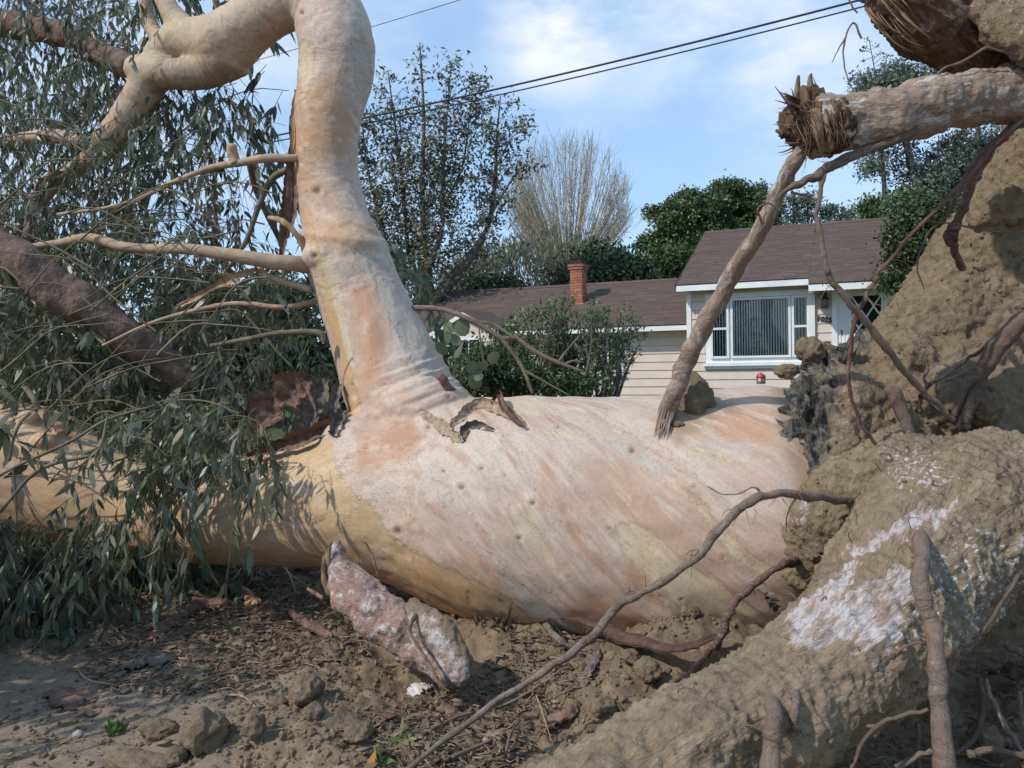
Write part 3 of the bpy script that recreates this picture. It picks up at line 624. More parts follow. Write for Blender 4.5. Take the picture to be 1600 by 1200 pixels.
# long draping stems over the log at the left edge
for i, L in enumerate([[(15, 720, 4.0, 2.5), (20, 690, 4, 2.5), (32, 660, 4, 2.5), (48, 645, 4.05, 2)], [(-5, 745, 4, 2), (40, 722, 4, 2.5), (110, 690, 4, 2.5), (170, 655, 4.05, 2.5), (250, 632, 4.2, 2)],
                       [(170, 760, 3.95, 2), (150, 720, 3.95, 2.5), (160, 690, 3.95, 2.5), (168, 650, 4, 2)], [(20, 730, 4, 2), (24, 770, 4, 2), (26, 820, 4, 2)], [(0, 800, 4, 2.5), (60, 735, 4, 3), (140, 712, 4, 2.5), (230, 690, 4.1, 2)],
                       [(60, 640, 4.4, 5), (52, 622, 4.4, 5), (40, 606, 4.45, 4)]]):
    part_tube('branch', L, M_TWIG, 6, 20, .08, 60 + i)

# strips and shreds of shed bark on the tree
def ribbon(L, width, mat, name='bark_strip', curl=.5, seed=0, parent=TREE, n=44, across=9, label=None, thick=.003, side=None):
    """a curled strip of bark with torn edges, given as pixel rows (px, py, depth) or world rows when they are 3-vectors of length > 0"""
    P = np.array([r if side is not None else at(*r) for r in L]); C = catmull(P, n); T = norm(np.gradient(C, axis=0)); sd = norm(np.cross(T, side if side is not None else FW)); nn = np.cross(T, sd)
    t = np.linspace(0, 1, n); w = width * (np.sin(pi * np.clip(t * .92 + .05, 0, 1)) ** .5) * (1 + .45 * gnoise(np.c_[t * 7, np.full(n, seed * 3.1), np.zeros(n)]) + .35 * gnoise(np.c_[t * 23, np.full(n, seed * 5.1), np.zeros(n)]))
    u = np.linspace(-1, 1, across); g = gnoise(np.c_[np.repeat(t * 9, across), np.tile(u * 1.5, n), np.full(n * across, seed * 1.7)]).reshape(n, across)
    V = C[:, None] + sd[:, None] * (u[None, :, None] * w[:, None, None] * (1 - .25 * curl)) + nn[:, None] * ((curl * w[:, None] * (u[None] ** 2 - .5) + g * width * .32 + .16 * width * gnoise(np.c_[np.repeat(t * 31, across), np.tile(u * 5, n), np.full(n * across, seed * 2.7)]).reshape(n, across))[:, :, None])
    A = V.reshape(-1, 3); B = A + np.repeat(nn, across, 0) * thick; i = (np.arange(n - 1)[:, None] * across + np.arange(across - 1)[None]).ravel(); q = np.stack([i, i + 1, i + across + 1, i + across], -1); m = len(A)
    e1 = np.arange(n - 1) * across; e2 = e1 + across - 1; r0 = np.arange(across - 1); r1 = r0 + (n - 1) * across
    sides = np.vstack([np.stack([e1, e1 + across, e1 + across + m, e1 + m], -1), np.stack([e2, e2 + m, e2 + across + m, e2 + across], -1), np.stack([r0, r0 + m, r0 + 1 + m, r0 + 1], -1), np.stack([r1, r1 + 1, r1 + 1 + m, r1 + m], -1)])
    o = obj(name, np.vstack([A, B]), [np.vstack([q[:, ::-1], q + m, sides])], mat, parent)
    if label: o['label'] = label
    return o
ribbon([(466, 145, 4.95), (462, 200, 4.9), (458, 260, 4.9), (455, 330, 4.92), (448, 372, 4.95)], .045, M_STRIP, seed=1, label='long dark strip of bark hanging down the edge of the rising stem')
ribbon([(462, 140, 4.92), (459, 190, 4.88), (457, 240, 4.88)], .018, M_WOODPALE, seed=2)
ribbon([(452, 255, 4.9), (450, 300, 4.92), (444, 360, 4.95), (440, 400, 4.98)], .035, M_STRIP, seed=21)
ribbon([(403, 420, 4.75), (370, 432, 4.75), (330, 452, 4.8), (272, 482, 4.85)], .03, M_WOODPALE, seed=3, label='pale torn ribbon of bark among the leaves')
ribbon([(528, 650, 4.5), (505, 668, 4.45), (470, 685, 4.45), (430, 698, 4.5), (385, 712, 4.5)], .05, M_STRIP, seed=4, curl=.9)
ribbon([(530, 600, 4.62), (520, 640, 4.52), (512, 670, 4.48), (505, 690, 4.46)], .06, M_STRIPGREY, seed=5, curl=.9)
ribbon([(505, 590, 4.7), (495, 630, 4.66), (478, 670, 4.62), (450, 690, 4.6)], .09, M_STRIPGREY, seed=6, curl=.7)
ribbon([(485, 590, 4.95), (450, 610, 4.95), (415, 640, 4.95), (385, 690, 4.95)], .13, M_STRIP, seed=7, curl=.4, label='wide torn sheet of brown bark behind the crotch')
ribbon([(536, 640, 4.44), (528, 660, 4.38), (520, 682, 4.36)], .05, M_STRIPGREY, seed=8, curl=1.0)
ribbon([(470, 590, 4.6), (478, 605, 4.6), (492, 640, 4.55), (488, 668, 4.5)], .012, M_STRIP, seed=9)
ribbon([(a, b, surf(a, b, o_)) for a, b, o_ in [(705, 668, .01), (722, 650, .03), (750, 632, .05), (785, 640, .06), (820, 664, .01)]], .036, M_FLAP, seed=10, curl=.25, label='curled flap of dry bark lifting off the trunk')
ribbon([(a, b, surf(a, b + 8, o_)) for a, b, o_ in [(768, 630, .04), (779, 616, .10), (790, 640, .08), (818, 664, .02)]], .022, M_STRIP, seed=11, curl=1.)
ribbon([(a, b, surf(a, b, o_)) for a, b, o_ in [(722, 690, .0), (727, 670, .02), (745, 664, .02), (772, 672, .005)]], .028, M_STRIPGREY, seed=12, curl=.6)
ribbon([(a, b, surf(a, b, o_)) for a, b, o_ in [(655, 642, .0), (685, 662, .015), (708, 680, .02), (724, 690, .01)]], .030, M_FLAP, seed=13, curl=.15)
ribbon([(1210, 905, 3.62), (1196, 882, 3.6), (1188, 862, 3.62)], .03, M_STRIPGREY, seed=14)
ribbon([(1215, 955, 3.5), (1206, 938, 3.48), (1200, 925, 3.5)], .03, M_STRIPGREY, seed=15)

# ---- root plate: earth and charred bark still gripped by the roots
rp = []
def blob(px, py, d, r, sc=(1, 1, 1)): rp.append((ICO3[0] * (r * d / F) * np.array(sc) + at(px, py, d), [ICO3[1]]))
rp.append(ptube([(1262, 690, 4.15, 50), (1308, 640, 4.2, 75), (1368, 606, 4.25, 74), (1456, 532, 4.3, 84), (1545, 442, 4.35, 112), (1628, 330, 4.35, 100), (1672, 210, 4.3, 92), (1720, 110, 4.3, 90)], 24, 60, .12, 3))
for a in [(1480, 720, 4.2, 210, (1, .7, 1)), (1600, 560, 4.35, 190, (1, .7, 1)), (1700, 420, 4.4, 180, (1, .7, 1)), (1310, 800, 3.9, 100, (1, .8, 1)), (1278, 735, 3.72, 52), (1262, 650, 3.85, 40), (1252, 690, 3.78, 36), (1290, 690, 3.8, 60), (1320, 640, 3.9, 70), (1275, 780, 3.7, 46), (1252, 620, 3.95, 26), (1300, 880, 4.0, 100), (1450, 900, 4.1, 180), (1650, 800, 4.2, 220),
          (1700, 1050, 4.1, 200), (1530, 1080, 4.3, 150), (1420, 560, 4.0, 40), (1500, 620, 3.8, 60), (1560, 330, 4.1, 40), (1390, 690, 3.85, 70), (1295, 590, 4.0, 26), (1285, 560, 4.05, 20), (1322, 552, 4.1, 18)]: blob(*a)
RV, RF = remesh(*merge(rp), .0145, 5); RN = vnormals(RV, RF); rx, ry, rz = proj(RV)
char = np.clip(np.minimum(poly_sd(rx, ry, [(1205, 720), (1208, 640), (1232, 590), (1262, 575), (1310, 600), (1300, 660), (1285, 720), (1270, 770), (1225, 770)]), poly_sd(rx, ry, [(1240, 580), (1290, 545), (1350, 510), (1360, 530), (1300, 580), (1260, 600)])) * rz / F, -1, 1)
fleck = np.clip(poly_sd(rx, ry, [(1310, 600), (1380, 590), (1400, 650), (1370, 710), (1320, 730), (1300, 680)]) * rz / F, -1, 1)
cmk = sstep(.05, -.03, char)
rd = .036 * fbm(RV, 3.2, 4, .5, 21) + .022 * fbm(RV, 13, 3, .6, 22) + .013 * fbm(RV, 34, 2, .6, 23)
rd += cmk * (.055 * fbm(RV * [1, 1, .45], 11, 3, .6, 24, True) + .012 * fbm(RV, 45, 2, .6, 25)) - cmk * .02
rav = np.exp(-((rx - 1500 - (ry - 720) * -.35) / 22) ** 2) * ((ry > 560) & (ry < 760)); rd -= rav * .05
RV = RV + RN * rd[:, None]
obj('root_plate', RV, RF, M_SOIL, TREE, True, dict(sd_char=char, sd_fleck=fleck), None)['label'] = 'wall of brown earth gripped by the roots'

# ---- roots
R1 = [(700, 1405, 1.95, 98), (820, 1332, 2.02, 104), (1000, 1232, 2.2, 102), (1190, 1128, 2.45, 106), (1350, 1000, 2.7, 108), (1432, 895, 2.95, 125), (1505, 815, 3.2, 128), (1590, 800, 3.45, 112), (1680, 800, 3.7, 112)]
R1b = [(1250, 905, 3.6, 36), (1285, 830, 3.55, 60), (1330, 775, 3.5, 62), (1400, 752, 3.45, 70), (1480, 770, 3.4, 80)]
pr = [ptube(R1, 26, 70, .12, 31), ptube(R1b, 20, 40, .16, 32)]
for px, py, d, r in [(1420, 850, 2.9, 60), (1570, 820, 3.2, 90), (1470, 860, 2.9, 70), (1250, 1070, 2.45, 60), (1390, 720, 3.5, 50), (1560, 740, 3.3, 70)]: pr.append((ICO3[0] * (r * d / F) + at(px, py, d), [ICO3[1]]))
QV, QF = remesh(*merge(pr), .0105, 7); QN = vnormals(QV, QF); qx, qy, qz = proj(QV)
white = np.clip(np.minimum.reduce([poly_sd(qx, qy, p) for p in ([(1212, 1003), (1240, 965), (1290, 925), (1340, 870), (1330, 930), (1400, 880), (1425, 905), (1418, 975), (1395, 1010), (1345, 1020), (1300, 1000), (1260, 1012)], [(1330, 862), (1400, 812), (1455, 782), (1500, 778), (1480, 815), (1430, 830), (1370, 862), (1300, 905)],
     [(1590, 700), (1620, 700), (1620, 730), (1600, 725)], [(1240, 800), (1262, 785), (1258, 815), (1242, 822)])]) * qz / F, -1, 1)
flk = np.clip(np.minimum(poly_sd(qx, qy, [(1430, 860), (1520, 820), (1640, 840), (1640, 960), (1500, 1010), (1440, 1010), (1380, 1050), (1400, 960)]), poly_sd(qx, qy, [(1370, 700), (1460, 690), (1500, 760), (1400, 780)])) * qz / F, -1, 1)
QB = axis_coords(QV, R1)
QV = QV + QN * (.004 * fbm(QB, 14, 3, .6, 44) + .022 * fbm(QV, 5, 4, .5, 41) + .013 * fbm(QV, 20, 3, .6, 42) + .009 * fbm(QV, 48, 2, .6, 43))[:, None]
obj('root', QV, QF, M_ROOTSOIL, TREE, True, dict(bark=QB, sd_white=white, sd_fleck=flk))['label'] = 'massive earth caked root in front with a white scraped patch'
# torn roots against the sky
TR = [(1228, 196, 3.1, 40), (1268, 196, 3.1, 46), (1300, 194, 3.1, 44), (1340, 190, 3.12, 43), (1400, 180, 3.15, 43), (1470, 162, 3.2, 42), (1540, 152, 3.3, 42), (1600, 148, 3.4, 44), (1700, 150, 3.7, 55), (1770, 190, 4.1, 70)]
V, f = remesh(*ptube(TR[1:], 22, 60, .10, 51), .009, 3); N = vnormals(V, f); a, b, c = proj(V)
V = V + N * (.02 * fbm(V, 6, 4, .55, 52) + .006 * fbm(V, 26, 3, .6, 53))[:, None]
obj('root', V, f, M_ROOT, TREE, True, dict(bark=axis_coords(V, TR, .25)))['label'] = 'snapped pale root jutting left against the sky'
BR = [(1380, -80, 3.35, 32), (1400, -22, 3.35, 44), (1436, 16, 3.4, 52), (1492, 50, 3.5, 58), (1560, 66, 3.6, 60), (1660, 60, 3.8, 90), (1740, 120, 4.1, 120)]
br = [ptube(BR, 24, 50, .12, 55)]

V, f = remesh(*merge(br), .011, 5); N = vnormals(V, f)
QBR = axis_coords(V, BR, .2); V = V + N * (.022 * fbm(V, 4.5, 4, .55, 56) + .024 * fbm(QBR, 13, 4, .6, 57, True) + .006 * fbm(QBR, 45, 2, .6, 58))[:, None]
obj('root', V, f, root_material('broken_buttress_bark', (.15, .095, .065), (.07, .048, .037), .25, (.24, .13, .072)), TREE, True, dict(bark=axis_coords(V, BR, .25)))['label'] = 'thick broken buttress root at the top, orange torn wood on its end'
lump = [(ICO3[0] * (r * d / F) * np.array([1, .8, 1]) + at(px, py, d), [ICO3[1]]) for px, py, d, r in [(1545, 8, 3.3, 40), (1580, 40, 3.25, 44), (1610, 60, 3.2, 46), (1520, -20, 3.35, 44), (1600, -10, 3.3, 60), (1640, 30, 3.3, 60)]]
V, f = remesh(*merge(lump), .012, 6); N = vnormals(V, f); V = V + N * (.03 * fbm(V, 6, 4, .55, 91) + .010 * fbm(V, 30, 3, .6, 92))[:, None]
obj('soil_clump', V, f, M_SOIL, TREE, True, dict(sd_char=np.ones(len(V)), sd_fleck=np.full(len(V), -.2)))['label'] = 'pale lump of earth stuck in the top roots'
fb = []
for i in range(22):
    a = rng.uniform(0, 1); b = rng.uniform(-1, 1); x0, y0 = 1346 + a * 60 + b * 6, 2 + a * 34 - b * 34; l = rng.uniform(20, 60); d_ = 3.17 + rng.normal() * .01
    P, r_ = pw([(x0 - 6, y0 - 10, d_ + .03, 1.6), (x0 + l * .4, y0 + l * .35 + rng.normal() * 3, d_, 2.2), (x0 + l, y0 + l * .75 + rng.normal() * 4, d_ + .03, .6)]); fb.append(tube(P, r_ * rng.uniform(.2, .85), 4, 8, cap=False, flat=.6))
obj('torn_fibres', *merge(fb), leafmat('orange_torn_fibre', [(.30, .165, .08), (.22, .125, .065), (.38, .24, .13), (.14, .085, .05)], .9, 0, .15), TREE, kind='stuff')
def shards(L, n, ln, wd, seed, mat, spread=.5, dirv=None, name='splinter', each=True):
    r = np.random.default_rng(seed); P, rr = pw([L]); P, rr = P[0], rr[0]; dv = norm(np.array(dirv)); s1 = norm(np.cross(dv, [0, 0, 1])); s2 = np.cross(dv, s1); ps = []
    for i in range(n):
        a = r.uniform(0, 2 * pi); q = math.sqrt(r.uniform(.1, 1)) * rr * .85; b = P + (s1 * math.cos(a) + s2 * math.sin(a)) * q
        d = norm(dv + (s1 * math.cos(a) + s2 * math.sin(a)) * spread * r.uniform(.0, 1) + r.normal(size=3) * .12); l = r.uniform(*ln); w = r.uniform(*wd)
        V, f = tube([b - d * .06, b + d * l * .5 + r.normal(size=3) * .006, b + d * l], [w, w * .8, w * .12], 5, 7, .3, i, flat=.45)
        if each: obj(name, V, f, mat, TREE, False)
        else: ps.append((V, f))
    if not each: obj(name, *merge(ps), mat, TREE, False, kind='stuff')
tdir = pw([TR[0]])[0][0] - pw([TR[2]])[0][0]
shards((1264, 186, 3.1, 44), 12, (.03, .13), (.006, .014), 61, M_WOOD, .9, np.array(tdir) + np.array([0, 0, .12]))
shards((1266, 192, 3.1, 46), 46, (.02, .12), (.002, .006), 62, M_WOOD, .7, tdir, 'torn_fibres', False)
for L in ([(1275, 165, 3.08, 8), (1268, 140, 3.06, 7), (1266, 122, 3.06, 5), (1268, 115, 3.06, 2)], [(1252, 170, 3.1, 8), (1246, 145, 3.1, 6), (1248, 118, 3.1, 2)], [(1262, 175, 3.05, 9), (1258, 150, 3.04, 8), (1254, 134, 3.04, 4)], [(1240, 190, 3.12, 9), (1226, 200, 3.12, 6), (1214, 190, 3.12, 2)], [(1244, 210, 3.1, 9), (1226, 208, 3.1, 6), (1212, 204, 3.1, 2)], [(1286, 170, 3.02, 8), (1292, 200, 2.98, 9), (1300, 235, 2.99, 5)], [(1275, 172, 3.0, 9), (1278, 205, 2.97, 10), (1285, 238, 2.99, 5)]):
    part_tube('splinter', L, M_WOOD, 6, 14, .25, int(L[0][0]), flat=.6)
fb = []
for i in range(34):
    a = rng.uniform(-.1, 1) ** 1.0; x0 = 1252 + a * 58 + rng.normal() * 3; y0 = 152 + abs(a - .5) * 18 + rng.uniform(-6, 10); bow = rng.uniform(4, 18)
    P, r_ = pw([(x0 - 4, y0, 3.10, 2), (x0 + bow * .5, y0 + 26, 3.0 - .03 * rng.random(), 2.4), (x0 + bow, y0 + 55 + rng.uniform(-8, 8), 2.985 - .03 * rng.random(), 2.2), (x0 + bow * .7 + rng.normal() * 7, y0 + 80 + rng.uniform(-42, 16), 3.0 + rng.uniform(-.03, .03), .5)]); fb.append(tube(P + rng.normal(size=P.shape) * .012, r_ * rng.uniform(.15, .6), 4, 9, cap=False))
for i in range(16):
    a = rng.uniform(-1, 1); P, r_ = pw([(1252 + rng.uniform(-6, 20), 196 + a * 38, 3.08 + rng.normal() * .04, 3), (1238 + rng.uniform(-8, 8), 192 + a * 46, 3.08 + rng.normal() * .05, 2.2), (1222 + rng.uniform(-12, 16), 186 + a * 56 + rng.normal() * 6, 3.08 + rng.normal() * .06, .4)]); fb.append(tube(P, r_ * rng.uniform(.5, 1.3), 4, 7, cap=False))
obj('torn_fibres', *merge(fb), leafmat('torn_fibre', [(.075, .048, .033), (.15, .095, .058), (.24, .165, .10), (.045, .03, .022), (.19, .125, .078)], .9, 0, .15), TREE, kind='stuff')
tc_ = [(ICO3[0] * (r * d / F) * np.array([1, .9, sc_]) + at(px, py, d), [ICO3[1]]) for px, py, d, r, sc_ in [(1270, 196, 3.09, 38, 1.0), (1250, 192, 3.1, 27, 1.1), (1264, 166, 3.09, 22, 1.3), (1294, 197, 3.09, 41, 1.0), (1238, 204, 3.1, 15, .7)]]
V, f = remesh(*merge(tc_), .0065, 2); N = vnormals(V, f); V = V + N * (.020 * fbm(V * [1, 1, .22], 30, 4, .6, 95, True) + .008 * fbm(V * [1, 1, .4], 60, 2, .6, 96))[:, None]
obj('torn_core', V, f, simple('dark_torn_wood', (.17, .10, .065), (.06, .037, .027), 46, .95, .1, .8, .01, (1, 1, .25)), TREE)
for i in range(16):   # flakes of bark curling off the torn root
    px = rng.uniform(1310, 1590); top = 150 - (px - 1300) * .13
    if i % 2: part_tube('bark_flake', [(px, top, 3.1 + (px - 1300) * .0009, 5), (px + rng.uniform(-4, 6), top - rng.uniform(5, 14), 3.1 + (px - 1300) * .0009, 1)], M_WOODPALE, 5, 5, .3, i, flat=.4)
def hang(L, mat, segs=8, jit=.16, seed=0, label=None):
    q = np.random.default_rng(seed + 900); M_ = catmull(np.array(L, float), len(L) * 3 - 2); w = np.ones(len(M_)); w[[0, -1]] = 0
    M_[:, :2] += q.normal(size=(len(M_), 2)) * np.minimum(M_[:, 3:4] * .16 + .3, 1.3) * w[:, None]; M_[:, 3] *= .8 * np.clip(1 + q.normal(size=len(M_)) * np.where(M_[:, 3] > 10, .035, .09), .8, 1.25)
    L = [tuple(x) for x in M_]; return part_tube('root', L, mat, segs, len(L) * 4, jit, seed, label=label)
hang([(1262, 228, 3.1, 12), (1245, 246, 3.1, 15), (1226, 282, 3.18, 17), (1206, 320, 3.25, 16), (1178, 375, 3.38, 16), (1148, 424, 3.5, 17), (1120, 476, 3.62, 18), (1090, 530, 3.75, 18), (1066, 578, 3.82, 19), (1050, 620, 3.84, 17), (1041, 645, surf(1041, 645, .05), 17), (1034, 664, surf(1034, 664, .035), 11)], M_ROOT, 14, .14, 71, 'long pale root hanging from the snapped one down to the trunk')
fb = []
for i in range(34):
    o_ = rng.uniform(-1, 1); e_ = 668 + rng.uniform(-4, 16); px = 1033 + o_ * 9 + rng.normal() * 1.5; d_ = surf(1036, 655, .07)
    P, r_ = pw([(1044 + o_ * 11, 636, d_, 2), (1039 + o_ * 11, 655, d_, 1.8), (px, e_, surf(px, e_, .03), .5)]); fb.append(tube(P, r_ * rng.uniform(.5, 1.2), 4, 7, cap=False))
obj('torn_fibres', *merge(fb), bpy.data.materials['torn_fibre_pale'] if 'torn_fibre_pale' in bpy.data.materials else leafmat('torn_fibre_pale', [(.20, .15, .105), (.32, .245, .175), (.40, .32, .24), (.15, .11, .08)], .9, 0, .15), TREE, kind='stuff')
hang([(1222, 302, 3.1, 4), (1250, 286, 3.08, 7), (1285, 268, 3.06, 10), (1325, 248, 3.06, 10), (1370, 230, 3.08, 9), (1420, 208, 3.1, 9), (1470, 190, 3.2, 8)], M_ROOTDARK, 10, .25, 72)
hang([(1285, 272, 3.06, 8), (1280, 300, 3.06, 5), (1277, 335, 3.06, 5), (1284, 372, 3.06, 5), (1288, 410, 3.06, 5.5), (1300, 440, 3.08, 6.5), (1330, 475, 3.1, 7), (1362, 515, 3.15, 7.5), (1395, 556, 3.2, 7.5), (1430, 598, 3.3, 7), (1462, 630, 3.35, 6), (1490, 656, 3.4, 5)], M_ROOTGREY, 8, .16, 73, 'thin grey root dropping in a long curve past the front door')
hang([(1600, 185, 3.3, 5), (1560, 222, 3.28, 5), (1515, 275, 3.25, 4.5), (1470, 320, 3.22, 4), (1425, 365, 3.2, 4), (1385, 412, 3.2, 4), (1356, 455, 3.2, 4.5), (1335, 505, 3.22, 4.5), (1327, 555, 3.25, 4), (1328, 605, 3.3, 4), (1345, 660, 3.35, 4), (1368, 694, 3.4, 4)], M_ROOTRED, 8, .12, 74)
hang([(1610, 175, 3.4, 10), (1570, 210, 3.4, 10), (1540, 245, 3.4, 10), (1518, 285, 3.42, 9), (1504, 325, 3.45, 9), (1490, 355, 3.48, 10), (1484, 368, 3.5, 13), (1490, 385, 3.5, 8), (1496, 402, 3.55, 7), (1504, 418, 3.7, 7)], M_ROOTRED, 10, .2, 75, 'thick glossy red root hanging in front of the earth wall')
hang([(1590, 190, 3.35, 6), (1545, 228, 3.35, 6), (1512, 270, 3.38, 5), (1498, 300, 3.4, 4), (1480, 335, 3.45, 3), (1455, 360, 3.5, 3), (1440, 385, 3.5, 2), (1434, 420, 3.5, 1.5), (1444, 452, 3.5, 1)], M_ROOTDARK, 6, .15, 76)
hang([(1448, 344, 3.4, 1.6), (1500, 352, 3.4, 1.8), (1540, 360, 3.4, 1.8), (1600, 364, 3.4, 2)], M_ROOTDARK, 5, .1, 77)
hang([(1620, 465, 3.6, 5), (1590, 500, 3.6, 4), (1550, 535, 3.6, 4), (1515, 560, 3.62, 3.5), (1480, 585, 3.65, 3), (1448, 605, 3.68, 4), (1438, 622, 3.7, 5), (1438, 645, 3.72, 3)], M_ROOTRED, 6, .15, 78)
hang([(1448, 605, 3.66, 3), (1444, 590, 3.66, 3), (1450, 575, 3.68, 2.5), (1444, 560, 3.7, 1.5)], M_ROOTDARK, 6, .2, 79)
hang([(1640, 480, 3.5, 22), (1590, 510, 3.5, 20), (1560, 542, 3.52, 18), (1538, 575, 3.55, 16), (1522, 615, 3.6, 15), (1508, 650, 3.62, 13), (1500, 672, 3.65, 12)], M_ROOTDARK, 12, .25, 80, 'dark forked root standing up on the earth wall')
hang([(1530, 590, 3.55, 10), (1512, 600, 3.58, 8), (1500, 625, 3.6, 7), (1490, 650, 3.62, 6)], M_ROOTDARK, 8, .25, 81)
hang([(1545, 585, 3.55, 3), (1520, 575, 3.55, 3), (1490, 590, 3.57, 2.5), (1482, 592, 3.58, 2)], M_ROOTDARK, 5, .2, 82)
hang([(1450, 620, 3.6, 6), (1470, 640, 3.58, 6), (1490, 656, 3.55, 6)], M_ROOTGREY, 6, .2, 83)
hang([(1394, 606, 3.62, 13), (1400, 622, 3.6, 14), (1410, 648, 3.58, 12), (1420, 675, 3.54, 11), (1428, 700, 3.52, 10)], M_ROOTDARK, 10, .22, 84, 'short thick broken root stub standing on the big root')
hang([(1345, 786, 3.2, 2.5), (1375, 784, 3.15, 3.5), (1405, 772, 3.1, 4), (1432, 763, 3.08, 4.5), (1452, 770, 3.08, 4), (1460, 784, 3.1, 3)], M_ROOTDARK, 6, .12, 85)
hang([(1350, 784, 3.5, 9), (1318, 782, 3.3, 8), (1280, 776, 3.2, 9), (1235, 772, 3.1, 9), (1195, 774, 3.05, 9), (1160, 790, 3.0, 9), (1125, 826, 2.95, 9), (1090, 868, 2.92, 8), (1050, 900, 2.9, 7), (1005, 926, 2.9, 7), (965, 948, 2.9, 8), (935, 985, 2.9, 8), (900, 1014, 2.9, 8), (850, 1048, 2.9, 7), (780, 1095, 2.87, 6.5), (710, 1145, 2.78, 6), (640, 1200, 2.64, 5), (600, 1240, 2.54, 4)], M_ROOTGREY, 10, .18, 86, 'long whip of root curving from the root plate down over the ground')
hang([(1255, 874, 3.62, 10), (1235, 880, 3.35, 9), (1218, 884, 3.25, 7), (1185, 908, 3.2, 7), (1158, 932, 3.15, 7), (1140, 958, 3.1, 8), (1128, 990, 3.1, 8), (1112, 1016, 3.1, 7), (1085, 1046, 3.1, 6), (1060, 1070, 3.1, 6), (1045, 1088, 3.1, 4)], M_ROOTRED, 8, .2, 87, 'crooked red root reaching down to the soil')
hang([(1190, 774, 3.06, 3), (1178, 762, 3.06, 2), (1150, 772, 3.08, 1.6), (1125, 770, 3.1, 1.5), (1104, 760, 3.12, 1)], M_ROOTGREY, 5, .1, 88)
hang([(1118, 788, 3.72, 11), (1130, 782, 3.7, 12), (1152, 782, 3.66, 12), (1185, 784, 3.6, 10), (1230, 786, 3.6, 8)], M_STRIPGREY, 9, .3, 89)
for i, (px, py, r) in enumerate([(1180, 845, 15), (1200, 850, 14), (1168, 818, 10), (1188, 862, 10)]):
    V = ICO2[0] * (1 + .3 * gnoise(ICO2[0] * 1.7 + i)[:, None]) * (r * 3.75 / F) + at(px, py, 3.66); obj('bark_knob', V, [ICO2[1]], M_STRIPGREY, TREE)
hang([(1446, 822, 3.0, 12), (1438, 842, 2.72, 15), (1442, 868, 2.5, 15), (1437, 905, 2.42, 16), (1446, 950, 2.4, 15), (1458, 985, 2.38, 16), (1464, 1030, 2.36, 17), (1466, 1085, 2.34, 17), (1472, 1140, 2.32, 19), (1476, 1200, 2.3, 20), (1478, 1270, 2.28, 20)], M_ROOTGREY, 12, .14, 90, 'smooth brown root hanging straight down in front of the big root')
hang([(1206, 1082, 2.5, 12), (1206, 1100, 2.28, 15), (1208, 1130, 2.14, 17), (1206, 1165, 2.12, 18), (1206, 1230, 2.1, 20)], M_ROOTGREY, 10, .16, 91)
hang([(1244, 1068, 2.5, 6), (1244, 1085, 2.3, 8), (1240, 1120, 2.22, 9), (1238, 1150, 2.22, 8)], M_ROOTGREY, 8, .3, 92)
